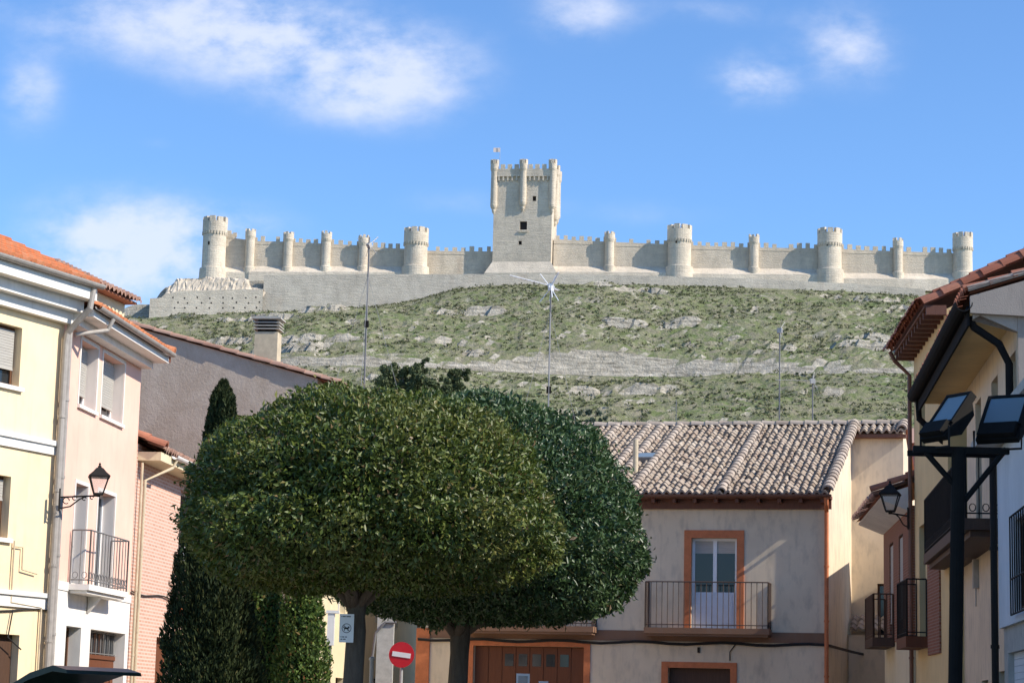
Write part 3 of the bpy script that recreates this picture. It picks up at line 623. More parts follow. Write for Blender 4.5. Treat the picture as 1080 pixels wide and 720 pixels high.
tb = MB(); fx0, fx1 = -h0 - 3.0, h0 + 2.0
def kt(*p): tb.poly([km @ Vector(q) for q in p])
kt((-h0 - 1.9, -1.9, kzb - 4), (h0 + 1.9, -1.9, kzb - 4), (h0 + 1.9, -1.9, kzb - .5), (-h0 - 1.9, -1.9, kzb - .5))
kt((-h0 - 1.9, -1.9, kzb - .5), (h0 + 1.9, -1.9, kzb - .5), (h0, -0.003, kzb + 3), (-h0, -0.003, kzb + 3)); kt((h0 + 1.9, -1.9, kzb - .5), (h0 + 1.9, kd, kzb - .5), (h0 + .003, kd, kzb + 3), (h0 + .003, 0, kzb + 3)); kt((-h0 - 1.9, kd, kzb - .5), (-h0 - 1.9, -1.9, kzb - .5), (-h0 - .003, 0, kzb + 3), (-h0 - .003, kd, kzb + 3))
tb.build('talus', M['castle_pale'], keep)
x, z = cp(552, 240); hm = MB(); hm.box(x - kc - 1.3, x - kc + 1.3, -0.3, -0.004, z - 1.9, z - 1.5, km); hm.build('balcony_remains', M['castle'], keep)
for a_, b_, c_, d_, e_ in holes: hm = MB(); hm.box(a_ + .02, b_ - .02, .45, .5, c_ + .02, d_ - .02, km); hm.build('window', M['opening_shade'], keep)  # dark sheet inside each keep opening, its shade put into the colour
# outer wall
def outer(pts_top, pts_bot, name, mat, y0=outerY - 1.2, holes_=(), th=1.3, step=2.0):
    X0, X1 = P(pts_top[0][0], pts_top[0][1], outerY).x, P(pts_top[-1][0], pts_top[-1][1], outerY).x
    ax = [P(a, b, outerY).x for a, b in pts_top]; az = [P(a, b, outerY).z for a, b in pts_top]; bx_ = [P(a, b, outerY).x for a, b in pts_bot]; bz = [P(a, b, outerY).z for a, b in pts_bot]
    mb = MB(); n = int((X1 - X0) / step); y0 -= castleY
    for k in range(n):
        xa, xb = X0 + (X1 - X0) * k / n, X0 + (X1 - X0) * (k + 1) / n
        ta_, tb_ = np.interp(xa, ax, az) + .12 * noise.noise(Vector((xa * .7, 0, 0))), np.interp(xb, ax, az) + .12 * noise.noise(Vector((xb * .7, 0, 0))); ba, bb = np.interp(xa, bx_, bz) - 5, np.interp(xb, bx_, bz) - 5
        mb.quad((xa, y0, ba), (xb, y0, bb), (xb, y0, tb_), (xa, y0, ta_)); mb.quad((xa, y0, ta_), (xb, y0, tb_), (xb, y0 + th, tb_), (xa, y0 + th, ta_)); mb.quad((xb, y0 + th, bb), (xa, y0 + th, ba), (xa, y0 + th, ta_), (xb, y0 + th, tb_))
    return mb.build(name, mat, cst), (lambda xx: float(np.interp(xx, ax, az)))
ow, _ = outer([(279, 291), (400, 290), (515, 290), (600, 290), (700, 292), (800, 295), (900, 300), (975, 306)], line[3:], 'outer_wall', M['castle_outer'])
lw, _ = outer([(160, 317), (172, 316), (173, 313), (190, 309), (279, 307)], line[1:5], 'lower_wall', M['castle_pale'], y0=outerY - 3.2, th=9, step=1.0)
hm = MB()
for r_, py in enumerate((314, 319, 325)):
    for k in range(8):
        p = P(184 + k * 12.5 + (r_ % 2) * 3 + random.uniform(-2, 2), py + random.uniform(-.6, .6), outerY - 3.2); 
        if p.x < P(278, py, outerY).x: hm.box(p.x - .2, p.x + .2, outerY - 3.208 - castleY, outerY - 2.9 - castleY, p.z - .22, p.z + .22)
hm.build('putlog_hole', M['opening_shade'], lw)['kind'] = 'stuff'  # dark blocks set in the wall face, hole shade painted as colour
# ruined rubble above the low wall
rb = MB(); nX, nY = 70, 8; xa, xb = P(176, 300, outerY).x, P(280, 300, outerY).x
prof = [(174, 311), (177, 304), (184, 297), (186, 294), (214, 294), (216, 292), (235, 293), (262, 294), (264, 303), (280, 305)]
pxx = [P(a, b, outerY).x for a, b in prof]; pzz = [P(a, b, outerY).z for a, b in prof]
for j in range(nY):
    for i in range(nX):
        x = xa + (xb - xa) * i / (nX - 1); zt_ = np.interp(x, pxx, pzz); zb_ = P(220, 310, outerY).z; tt = j / (nY - 1)
        q = Vector((x * .6, tt * 5, 3)); rb.v.append((x + noise.noise(q) * .8, outerY - castleY - 2.9 + tt * 3.0 + .45 * noise.noise(q * 1.3) + .35 * noise.noise(q * 4.1), zb_ - 1 + (zt_ - zb_ + 1) * min(1, tt * 1.25) + (0.5 * noise.noise(q * 2) if j < nY - 2 else 0.3 * noise.noise(q * 4))))
for j in range(nY - 1):
    for i in range(nX - 1): a = j * nX + i; rb.f.append((a, a + 1, a + nX + 1, a + nX))
rb.build('ruined_rampart', M['castle'], cst)
# flag
fp = P(527, 172, castleY); ft = P(527.5, 154, castleY); fl = thing('flag', 'tiny flag flying above the left side of the castle keep', 'flag', (fp.x, castleY + 3, fp.z - 1))
mb = MB(); mb.tube([(0, 0, 0), (0, 0, ft.z - fp.z + 1.3)], 0.045, 6); mb.build('flagpole', M['galv'], fl)
mb = MB(); zt_ = ft.z - fp.z + 1.2
for k in range(6): mb.box(k * .32 - 1.9, (k + 1) * .32 - 1.9, .1 * math.sin(k) - .02, .1 * math.sin(k) + .02, zt_ - 1.25, zt_)
mb.build('cloth', M['flag_white'], fl)

# ------------------------------------------------------------------ hill vegetation
rng = np.random.default_rng(11); pts = []; tries = 0
while len(pts) < 8000:
    y = rng.uniform(395, 595); x = rng.uniform(-0.19 * y, 0.19 * y); ry = roadY(x)
    if ry - 2 < y < ry + 11: continue
    if noise.noise(Vector((x * .05, y * .06, 5))) + 0.5 * noise.noise(Vector((x * .2, y * .2, 8))) < rng.uniform(-.6, .35): continue
    pts.append((x, y, terrain(x, y)))
pts = np.array(pts)
def scrub_gen(rng, n):
    k = rng.integers(0, len(pts), n); sz = 0.35 + 0.5 * ((k * 7919) % 100 / 100.0) ** 2.5 * 1.6; d = rng.normal(size=(n, 3)); d[:, 2] = np.abs(d[:, 2]); d /= np.linalg.norm(d, axis=1)[:, None]
    p = pts[k] + d * (sz * rng.uniform(.5, 1, n))[:, None] * [1.1, 1.1, .75]; return p, d
o = leafcloud('hillside_scrub', None, M['leaf_scrub'], scrub_gen, 85000, 0.45, 0.34, 5); tag(o, kind='stuff')
def blob_tree(name, label, cat, px, pyt, pyb, wpx, Y, mat, seed, n, ln, group=None, lean=0, foot=None):
    pb = P(px, pyb, Y); pt = P(px, pyt, Y); gz = terrain(pb.x, Y) if Y > 150 else 0; w = wpx * Y / F_PX / 2; H = pt.z - gz
    th_ = thing(name, label, cat, (pb.x, Y, gz), 0, group); zc = H * .45
    tr_ = MB(); tr_.tube([(0, 0, -1), (0.05, 0, H * .5), (0, 0.1, H * .85)], [w * .09 + .04, w * .06 + .03, .03], 7); tr_.build('trunk', M['bark'], th_)
    rr = np.random.default_rng(seed); nb = 34; cs = [(rr.uniform(-.85, .85) * w, rr.normal() * w * .4, rr.uniform(.2, .86) * H) for _ in range(nb)]; rs = [max(.25, w * rr.uniform(.16, .36)) * (1.2 - .6 * c[2] / H) for c in cs]
    def gen(r, n):
        k = r.integers(0, nb, n); d = r.normal(size=(n, 3)); d /= np.linalg.norm(d, axis=1)[:, None]; return np.array(cs)[k] + d * (np.array(rs)[k] * r.uniform(.55, 1.05, n))[:, None], d
    leafcloud('crown', th_, mat, gen, n, ln, ln * .6, seed)
    return th_
blob_tree('pine_tree', 'broad dark pine on the hillside, leftmost and widest of the hillside trees', 'tree', 424, 377, 412, 52, 420, M['leaf_pine'], 1, 9000, .65, 'dark trees on the hillside')
blob_tree('pine_tree', 'thin-topped dark tree on the hillside between the wide pine and the small round one', 'tree', 444, 370, 412, 20, 424, M['leaf_pine'], 2, 2500, .5, 'dark trees on the hillside')
blob_tree('pine_tree', 'low dark pine on the hillside just left of the round pine', 'tree', 462, 394, 415, 30, 415, M['leaf_pine'], 3, 4000, .6, 'dark trees on the hillside')
blob_tree('pine_tree', 'round dark pine on the hillside, rightmost of the pines above the clipped trees', 'tree', 483, 384, 413, 27, 418, M['leaf_pine'], 4, 5000, .6, 'dark trees on the hillside')
blob_tree('shrub', 'grey-green shrub at the hill foot just right of the tall antenna mast', 'shrub', 604, 414, 440, 24, 300, M['leaf_bluegrey'], 5, 2200, .42, 'shrubs at the hill foot')
blob_tree('shrub', 'grey-green shrub at the hill foot, left of the thin mast above the tiled roof', 'shrub', 628, 416, 440, 26, 302, M['leaf_bluegrey'], 6, 2200, .42, 'shrubs at the hill foot')
blob_tree('shrub', 'small pale shrub above the tiled roof ridge, left of the dark rounded bush', 'shrub', 724, 429, 448, 20, 300, M['leaf_bluegrey'], 7, 1500, .4, 'shrubs at the hill foot')
blob_tree('shrub', 'dark rounded bush just above the middle of the tiled roof ridge', 'shrub', 781, 425, 448, 28, 300, M['leaf_pine'], 8, 2500, .42, 'shrubs at the hill foot')

# ------------------------------------------------------------------ centre house
TH = 14.0
C_ = P(873, 600, 57.5); ch_rz = R(-TH); ax_ = Vector((math.cos(ch_rz), math.sin(ch_rz), 0))
tmp = thing('tmp', None, None, (C_.x, C_.y, 0), ch_rz); Lc = -Fr(tmp).hit(441, 690).x; bpy.data.objects.remove(tmp)
org = Vector((C_.x, C_.y, 0)) - ax_ * Lc
ch = thing('cream_house', 'cream two storey house with aged barrel tile roof and orange door frames', 'house', org, ch_rz); F = Fr(ch)
ze = F.hit(760, 521, 1, -0.5).z; slope = math.atan(0.36)
wy = F.hit(898, 540, 0, Lc).y
wx = F.hit(953, 560, 1, wy).x
D0 = F.rect(729, 777, 567, 660); G0 = F.rect(498, 615, 681, 800); E0 = F.rect(704, 770, 704, 800); G0 = (G0[0], G0[1], 0, G0[3]); E0 = (E0[0], E0[1], 0, E0[3])
B1 = F.rect(545, 590, 567, 660)  # left balcony door, behind the crowns
zslab = F.hit(750, 662).z
D0 = (D0[0], D0[1], zslab, D0[3]); B1 = (B1[0], B1[1], zslab, D0[3])
_c = F.i @ Vector((0, 0, EYE)); _d = F.i.to_3x3() @ ray(790, 450); _t = (ze + (_c.y + .5) * .36 - _c.z) / (_d.z - _d.y * .36); yr = (_c + _d * _t).y
zr_ = ze + (yr + .5) * math.tan(slope)
def rz(y): return ze + (y + .5) * math.tan(slope) - 0.03
mb = MB(); mb.facade(0, Lc, 0, rz(0), [(*D0, .22), (*B1, .22), (*G0, .25), (*E0, .25)])
mb.poly([(Lc, 0, 0), (Lc, wy, 0), (Lc, wy, rz(wy)), (Lc, 0, rz(0))])
W1 = F.rect(914, 926, 620, 668, wy)
mb.facade(Lc, wx, 0, rz(wy), [(wx - 0.75, wx - 0.1, zslab - .2, zslab + 1.6, .2)], wy)
mb.poly([(wx, wy, 0), (wx, 2 * yr, 0), (wx, 2 * yr, rz(0)), (wx, yr, rz(yr)), (wx, wy, rz(wy))])
mb.poly([(0, 2 * yr, 0), (0, 0, 0), (0, 0, rz(0)), (0, yr, rz(yr)), (0, 2 * yr, rz(0))]); mb.quad((wx, 2 * yr, 0), (0, 2 * yr, 0), (0, 2 * yr, rz(0)), (wx, 2 * yr, rz(0)))
mb.build('wall', M['cream'], ch)
roof = tile_roof('roof', ch, M['tile_old'], 0 - .1, Lc + .1, -.5, ze, (yr + .5) / math.cos(slope), slope, 0.195, 0.30, 0.022, 0.06, 5)
tile_roof('roof', ch, M['tile_old'], Lc + .1, wx + .1, wy - .3, rz(wy - .3) + .03, (yr - wy + .3) / math.cos(slope), slope, 0.205, 0.36, 0.014, 0.06, 6)
bk = MB(); bk.quad((wx + .1, 2 * yr + .4, rz(0) - .1), (-.1, 2 * yr + .4, rz(0) - .1), (-.1, yr, zr_ + .05), (wx + .1, yr, zr_ + .05)); bk.quad((-.08, -.45, ze - .01), (Lc + .08, -.45, ze - .01), (Lc + .08, yr, zr_ - .02), (-.08, yr, zr_ - .02)); bk.quad((Lc + .08, wy - .25, rz(wy - .25) + .015), (wx + .08, wy - .25, rz(wy - .25) + .015), (wx + .08, yr, zr_ - .02), (Lc + .08, yr, zr_ - .02))
bk.build('roof_deck', M['tile_red'], roof)
cap_row('ridge_tiles', roof, M['tile_cap'], [(-.1, yr, zr_ + .06), (wx + .1, yr, zr_ + .06)], .13, .42, 2)
for i, px in enumerate((600, 652, 685, 698, 718, 802)):
    x = F.hit(px, 447, 1, yr).x
    if x > 0.3: cap_row('cap_tile_row', roof, M['tile_cap'], [(x, -.52, ze + .07), (x, yr, zr_ + .06)], .125, .34, 10 + i)
cap_row('cap_tile_row', roof, M['tile_cap'], [(Lc + .05, -.52, ze + .1), (Lc + .05, yr, zr_ + .1)], .15, .36, 30); cap_row('cap_tile_row', roof, M['tile_cap'], [(wx, wy - .32, rz(wy - .3) + .12), (wx, yr, zr_ + .1)], .15, .36, 31)
mb = MB(); mb.box(-.1, Lc + .12, -.5, -.003, ze - .10, ze - .02); mb.box(0, Lc + .1, -.12, -.005, ze - .34, ze - .103)
mb.box(Lc + .12, wx + .1, wy - .3, wy - .004, rz(wy) - .22, rz(wy) - .12); x = .3
while x < Lc: mb.box(x, x + .09, -.46, -.124, ze - .2, ze - .104); x += .55
mb.build('eave_boards', M['wood_eave'], ch)
gutter(ch, -.1, Lc + .15, -.58, ze - .01, .075, M['brown_pipe'])
pipe(ch, [(Lc + .02, -.58, ze - .08), (Lc + .02, -.5, ze - .25), (Lc - .02, -.10, ze - .42), (Lc - .02, -.10, 0)], .055, M['terracotta'])
mb = MB(); mb.box(Lc - .07, Lc + .012, -.05, .1, 0, ze - .36); mb.build('corner_pilaster', M['terracotta'], ch); mb = MB(); mb.box(-.05, .32, -.06, -.004, 0, F.hit(446, 662).z); mb.build('corner_pilaster', M['terracotta'], ch)
# terracotta frames
def surround(x0, x1, z0, z1, w=.16, sill=False, wt=None):
    mb = MB(); wt = wt or w; mb.box(x0 - w, x0, -.035, .05, z0, z1 + wt); mb.box(x1, x1 + w, -.035, .05, z0, z1 + wt); mb.box(x0, x1, -.035, .05, z1, z1 + wt); return mb.build('door_surround', M['terracotta'], ch)
surround(*D0, w=.19, wt=.2); surround(*B1, w=.19, wt=.2); surround(*G0, w=.17, wt=.15); surround(*E0, w=.17, wt=.15)
window(ch, *D0, .19, M['alu_white'], 2, 1, curtain=True, panel=.40, panelmat=M['panel_white'], name='balcony_door', fw=.07); window(ch, *B1, .19, M['alu_white'], 2, 1, curtain=True, panel=.40, panelmat=M['panel_white'], name='balcony_door', fw=.07)
# brown belt and cables
zb0 = F.hit(850, 678).z; zb1 = F.hit(850, 667).z
mb = MB(); mb.box(-.02, Lc - .08, -.03, -.003, zb0, zb1); mb.build('belt_course', M['brown_band'], ch)
mb = MB(); cpt = [(Lc * k / 24, -.07, zb0 - .06 - .03 * math.sin(k * 1.3)) for k in range(25)] + [(Lc + .3, wy * .5, zb0 - .1), (Lc + .5, wy - .05, zb0 - .1), (wx, wy - .05, zb0 - .12)]
mb.tube(cpt, .025, 5); mb.tube([(a, b - .03, c + .035) for a, b, c in cpt], .016, 5); xx = F.hit(770, 690).x; mb.tube([(xx + .15, -.06, zb0 - .05), (xx, -.05, zb0 - .25), (xx, -.04, E0[3] + .2)], .016, 5); mb.build('cable', M['cable'], ch)
def balcony_c(pl, pr):
    x0, x1 = F.hit(pl, 664).x, F.hit(pr, 664).x; mb = MB(); mb.box(x0, x1, -.55, -.002, zslab - .17, zslab - .02); mb.box(x0 + .04, x1 - .04, -.5, -.003, zslab - .23, zslab - .172)
    b = mb.build('balcony', M['brown_band'], ch); railing(b, x0 + .03, x1 - .03, -.52, -.02, zslab - .02, 1.18, M['iron_brown'], .145, .011); return b
balcony_c(683, 814); balcony_c(497, 630)
mb = MB(); n = 8; w_ = (G0[1] - G0[0]) / n
for k in range(n): mb.box(G0[0] + k * w_ + .01, G0[0] + (k + 1) * w_ - .01, .18, .22, 0, G0[3] - .02)
mb.box(G0[0], G0[1], .2, .24, 0, G0[3])
gd = mb.build('garage_door', M['wood_door'], ch); mb = MB()
for k in (2, 3, 4, 5, 6): mb.box(G0[0] + k * w_ + .07, G0[0] + (k + 1) * w_ - .07, .172, .179, G0[3] - .52, G0[3] - .2)
mb.build('door_light', M['glass'], gd)
mb = MB(); mb.box(E0[0], E0[1], .2, .24, 0, E0[3]); mb.build('entrance_door', M['wood_dark'], ch)
window(ch, wx - .75, wx - .1, zslab - .2, zslab + 1.6, wy + .15, M['wood_dark'], 1, 1)
mb = MB(); p = F.hit(737, 685); mb.box(p.x - .03, p.x + .03, -.05, -.004, p.z - .07, p.z + .07); mb.build('wall_hook', M['iron'], ch)
# roof details
def roofpt(px, py):
    c = F.i @ Vector((0, 0, EYE)); d = F.i.to_3x3() @ ray(px, py); tn = math.tan(slope); t = (ze + (c.y + .5) * tn - c.z) / (d.z - d.y * tn); return c + d * t
p = roofpt(670, 500); mb = MB(); mb.lathe([(.075, -.1), (.075, .95), (.06, .95), (.06, .9)], (p.x, p.y, p.z), 12); mb.build('flue_pipe', M['beige_pipe'], roof)
p = roofpt(682, 486); m = Matrix.Translation(p) @ Matrix.Rotation(slope, 4, 'X'); mb = MB(); mb.box(-.28, .28, -.3, .3, 0, .17, m); sk = mb.build('skylight', M['iron_grey'], roof); mb = MB(); mb.box(-.22, .22, -.24, .24, .172, .18, m); mb.build('pane', M['glass_flood'], sk)
# lean-to tiles between the house and its wing
tile_roof('porch_roof', ch, M['tile_old'], Lc + .06, wx, wy - 1.3, F.hit(900, 664, 1, wy - 1.3).z, 1.2, R(20), .2, .36, .01, .05, 9)
mb = MB(); mb.box(Lc + .02, wx, wy - 1.2, wy - .01, 0, F.hit(900, 668, 1, wy - 1.3).z - .02); mb.build('porch_wall', M['cream'], ch)

# antennas on the roofs
def antenna(name, label, base, top, r, yagis, guys=0, boxz=None, group='television antennas on the roofs'):
    a = thing(name, label, 'antenna', base, 0, group); H = top - base[2]; mb = MB(); mb.tube([(0, 0, 0), (0, 0, H)], r, 6); mb.build('mast', M['iron_grey'], a)
    for (z, yaw, L, ne, el, tilt) in yagis:
        m = Matrix.Translation((0, 0, H - z)) @ Matrix.Rotation(yaw, 4, 'Z') @ Matrix.Rotation(tilt, 4, 'Y'); mb = MB()
        def tb2(p, q, rr): mb.tube([m @ Vector(p), m @ Vector(q)], rr, 5)
        th_ = .021 if el > .2 else .011; tb2((-.12, 0, 0), (L, 0, 0), th_)
        for k in range(ne):
            x = L * (k + .5) / ne; e = el * (1 - .3 * k / ne); tb2((x, -e / 2, 0), (x, e / 2, 0), th_ * .5)
        for s in (-1, 1):
            tb2((0, 0, 0), (-.1, s * .3 * el / .22, .4 * el / .22), th_ * .75); tb2((0, 0, 0), (-.1, s * .3 * el / .22, -.4 * el / .22), th_ * .75)
        mb.box(-.07, .07, -.06, .06, -.09, .06, m); mb.build('aerial', M['galv'] if r != .026 else M['alu_white'], a)
    if boxz: mb = MB(); mb.box(-.07, .07, -.06, .06, H - boxz - .1, H - boxz + .1); mb.build('amplifier_box', M['black_plastic'], a)
    if guys:
        mb = MB()
        for k in range(3):
            an = k * 2.1 + .5; mb.tube([(0, 0, H * .8), (math.cos(an) * guys, math.sin(an) * guys, 0)], .008, 4)
        mb.build('guy_wire', M['galv'], a)
    return a
def onridge(px): p = F.hit(px, 447, 1, yr); q = F.m @ Vector((p.x, yr, zr_ + .12)); return q
q = onridge(578); antenna('antenna', 'tall roof antenna with angled aerial, highest against the outer wall below the keep', q, P(578, 298, q.y).z, .026, [(.1, R(186), 1.3, 9, .22, R(-12)), (.16, R(60), .45, 4, .24, 0)], 1.0, 3.3)
q = onridge(822); antenna('antenna', 'bare dark mast with tiny tip fitting, on the right part of the tiled roof ridge', q, P(822, 346, q.y).z, .02, [(.06, R(160), .2, 2, .15, 0)])
q = onridge(857); antenna('antenna', 'short mast with a small sideways aerial, rightmost on the tiled roof ridge', q, P(857, 396, q.y).z, .02, [(.15, R(184), 1.1, 10, .16, R(1))])
q = onridge(713); antenna('antenna', 'very short thin rod on the tiled roof ridge above the cap rows', q, P(713, 421, q.y).z, .012, [])

# ------------------------------------------------------------------ left row
STR = 6.1                                     # street direction, degrees right of straight ahead
p0 = P(53, 600, 41.3)
# --- pink house
pk = thing('pink_house', 'narrow pink plastered house with white ground floor and iron balcony', 'house', (p0.x, p0.y, 0), R(90 - STR)); F = Fr(pk)
Lp = F.hit(146, 450).x
zp_e = F.hit(120, 334, 1, -.6).z - .05        # gutter height
zw = F.hit(100, 620).z                         # pink / white boundary
U1 = F.rect(84, 102, 362, 431); U2 = F.rect(107, 130, 378, 447); V1 = F.rect(77, 90, 510, 618); V2 = F.rect(101, 119, 517, 622)
U2 = (U2[0], U2[1], U1[2], U1[3]); zsl = (V1[2] + V2[2]) / 2; V1 = (V1[0], V1[1], zsl, V1[3]); V2 = (V2[0], V2[1], zsl, V1[3])
K1 = F.rect(66, 82, 660, 760); K2 = F.rect(92, 129, 663, 760); K1 = (K1[0], K1[1], .9, K1[3]); K2 = (K2[0], K2[1], 0, K1[3])
dep = 8.0; psl = R(21)
mb = MB(); mb.facade(0, Lp, zw, zp_e + .1, [(*U1, .3), (*U2, .3), (*V1, .3), (*V2, .3)])
zrp = zp_e + .1 + dep / 2 * math.tan(psl)
mb.poly([(Lp, 0, zw), (Lp, dep, zw), (Lp, dep, zp_e + .1), (Lp, dep / 2, zrp), (Lp, 0, zp_e + .1)]); mb.quad((0, dep, zw), (0, 0, zw), (0, 0, zp_e + .1), (0, dep, zp_e + .1)); mb.quad((Lp, dep, zw), (0, dep, zw), (0, dep, zp_e), (Lp, dep, zp_e)); mb.build('wall', M['pink'], pk)
mb = MB(); mb.facade(0, Lp, 0, zw - .001, [(*K1, .3), (*K2, .3)], -.02); mb.quad((Lp, -.02, 0), (Lp, dep, 0), (Lp, dep, zw), (Lp, -.02, zw)); mb.quad((0, dep, 0), (0, -.02, 0), (0, -.02, zw), (0, dep, zw)); mb.quad((Lp, dep, 0), (0, dep, 0), (0, dep, zw), (Lp, dep, zw))
mb.box(0, Lp, -.04, -.0205, zw - .16, zw + .004); mb.build('ground_floor_wall', M['white'], pk)
for w in (U1, U2): window(pk, *w, .27, M['alu_white'], 1, 1, .8); 
for w in (V1, V2): window(pk, *w, .27, M['alu_white'], 1, 1, name='balcony_door')
sl_ = MB()
for w in (U1, U2): sl_.box(w[0] - .06, w[1] + .06, -.06, .02, w[2] - .07, w[2] - .002)
sl_.build('window_sill', M['white'], pk)
for w in (U1, U2, V1, V2):
    a = .07; fr_ = MB(); fr_.box(w[1] - .012, w[1] - .002, .005, .24, w[2], w[3]); fr_.box(w[0] + .002, w[0] + .012, .005, .24, w[2], w[3])
    fr_.box(w[0] - a, w[0], -.014, .004, w[2], w[3] + a); fr_.box(w[1], w[1] + a, -.014, .004, w[2], w[3] + a); fr_.box(w[0], w[1], -.014, .004, w[3], w[3] + a); fr_.build('window_surround', M['pale_pink'], pk)
window(pk, *K1, .25, M['frame_brown'], 1, 1)
mb = MB(); mb.box(K2[0], K2[1], .2, .26, 0, K2[3] - .55); n = 6
for k in range(n): x = K2[0] + (K2[1] - K2[0]) * (k + .5) / n; mb.box(x - .07, x + .07, .18, .2, .2, K2[3] - .75)
mb.box(K2[0], K2[1], .17, .26, K2[3] - .55, K2[3] - .47)
d_ = mb.build('front_door', M['wood_door'], pk); mb = MB(); mb.box(K2[0], K2[1], .21, .23, K2[3] - .47, K2[3]); mb.build('transom', M['glass'], d_); mb = MB()
for k in range(8): x = K2[0] + (K2[1] - K2[0]) * (k + .5) / 8; mb.tube([(x, .18, K2[3] - .47), (x, .18, K2[3])], .012, 5)
for z in (K2[3] - .44, K2[3] - .03): mb.box(K2[0], K2[1], .172, .186, z - .01, z + .01)
mb.build('transom_grille', M['iron_grey'], d_)
bx0, bx1 = F.hit(70, 620, 1, 0).x, F.hit(133, 628, 1, -.4).x
mb = MB(); mb.box(bx0, bx1, -.44, -.043, zsl - .12, zsl - .01); mb.box(bx0 + .08, bx1 - .08, -.38, -.043, zsl - .18, zsl - .122)
for x in ((bx0 + bx1) / 2,): mb.prism([(-.043, zsl - .18), (-.3, zsl - .18), (-.043, zsl - .5)], 'x', x - .06, x + .06)
bl = mb.build('balcony', M['white'], pk); railing(bl, bx0 + .04, bx1 - .04, -.41, -.05, zsl - .01, 1.02, M['iron_grey'], .2, .010, True)
# eaves and roof
mb = MB(); mb.box(-.0, Lp + .1, -.56, -.004, zp_e - .16, zp_e - .02); mb.box(0, Lp, -.25, -.005, zp_e - .3, zp_e - .163); mb.build('soffit', M['white'], pk)
rf = tile_roof('roof', pk, M['tile_orange'], 0, Lp + .12, -.62, zp_e + .02, (dep / 2 + .62) / math.cos(psl), psl, .21, .38, .006, .055, 3)
mb = MB(); zz = zp_e + .02 + (dep / 2 + .62) * math.tan(psl); mb.quad((0, -.6, zp_e + .0), (Lp + .1, -.6, zp_e + .0), (Lp + .1, dep / 2, zz - .03), (0, dep / 2, zz - .03)); mb.quad((Lp + .12, dep + .5, zp_e), (0, dep + .5, zp_e), (0, dep / 2, zz), (Lp + .12, dep / 2, zz)); mb.quad((Lp + .1, -.6, zp_e - .02), (Lp + .1, dep / 2, zz - .05), (Lp + .1, dep / 2, zz - .2), (Lp + .1, -.6, zp_e - .15)); mb.build('roof_deck', M['tile_red'], rf)
cap_row('verge_tiles', rf, M['tile_orange'], [(Lp + .1, -.62, zp_e + .08), (Lp + .1, dep / 2, zz + .07)], .12, .4, 8)
gutter(pk, -.05, Lp + .05, -.66, zp_e + .03, .075, M['gutter'])
pipe(pk, [(.85, -.69, zp_e - .05), (.8, -.6, zp_e - .28), (.3, -.12, zp_e - .45)], .045, M['gutter'], 'gutter_outlet', False)
pipe(pk, [(-.02, -.12, zp_e - .3), (-.02, -.12, 0)], .055, M['gutter'])
# attic storey standing back behind the eave
qa, qb = P(58, 277, 45.0), P(147, 316, 49.3); ia = F.i @ qa; ib = F.i @ qb; za = (qa.z + qb.z) / 2; aan = math.atan2(ib.y - ia.y, ib.x - ia.x); La = math.hypot(ib.x - ia.x, ib.y - ia.y)
at = MB(); at.box(.1, La - .1, .3, 3.4, za - 2.6, za - .1); at = at.build('attic', M['cream_light'], pk); at.location = (ia.x, ia.y, 0); at.rotation_euler = (0, 0, aan)
tile_roof('attic_roof', at, M['tile_brown'], 0, La, 0, za - .04, 3.6, R(12), .21, .38, .006, .055, 4)
mb = MB(); mb.box(0, La - .03, .04, 3.5, za - .09, za - .05); mb.build('attic_deck', M['tile_red'], at)
# --- yellow house
yh = thing('yellow_house', 'pale yellow house with white bands and orange tile roof at the left edge', 'house', (p0.x, p0.y, 0), R(90 - 25)); F = Fr(yh); Ly = 7.5
zy_e = F.hit(45, 284, 1, -.6).z
A1 = F.rect(-12, 22, 341, 405); A2 = F.rect(-16, 10, 500, 566); A3 = F.rect(-14, 18, 668, 760)
A3 = (A3[0], A3[1], 0, A3[3]); 
extra = [(x - 3.2, x2 - 3.2, z, z2) for (x, x2, z, z2) in (A1, A2, A3)]
mb = MB(); mb.facade(-Ly, 0, 0, zy_e + .05, [(*w, .22) for w in (A1, A2, A3, *extra)]); mb.quad((0, 0, 0), (0, 8, 0), (0, 8, zy_e), (0, 0, zy_e)); mb.quad((-Ly, 8, 0), (-Ly, 0, 0), (-Ly, 0, zy_e), (-Ly, 8, zy_e)); mb.quad((0, 8, 0), (-Ly, 8, 0), (-Ly, 8, zy_e), (0, 8, zy_e)); mb.build('wall', M['yellow'], yh)
for w in (A1, extra[0]): window(yh, *w, .2, M['frame_brown'], 2, 1, .72)
for w in (A2, extra[1]): window(yh, *w, .2, M['frame_brown'], 2, 1, .35)
for w in (A3, extra[2]):
    mb = MB(); mb.box(w[0], w[1], .16, .2, 0, w[3]); mb.box(w[0] + .1, w[1] - .1, .14, .159, .15, w[3] - .15); mb.build('front_door', M['wood_dark'], yh)
z1_, z2_ = F.hit(25, 474).z, F.hit(25, 459).z; z3_, z4_ = F.hit(20, 640).z, F.hit(20, 623).z
mb = MB(); mb.box(-Ly, -.07, -.05, -.003, z1_, z2_); mb.box(-Ly, -.07, -.09, -.052, z2_ - .09, z2_ + .002); mb.box(-Ly, -.07, -.05, -.003, z3_, z4_); mb.box(-Ly, -.07, -.09, -.052, z4_ - .08, z4_ + .002)
for w in (A1, A2): mb.box(w[0] - .08, w[1] + .08, -.07, .02, w[2] - .08, w[2] - .002)
mb.build('white_band', M['white'], yh)
mb = MB(); mb.box(-Ly, .15, -.6, -.004, zy_e - .28, zy_e - .02); mb.box(-Ly, .1, -.35, -.005, zy_e - .5, zy_e - .283); mb.box(-Ly, .05, -.16, -.006, zy_e - .72, zy_e - .503); mb.build('cornice', M['white'], yh)
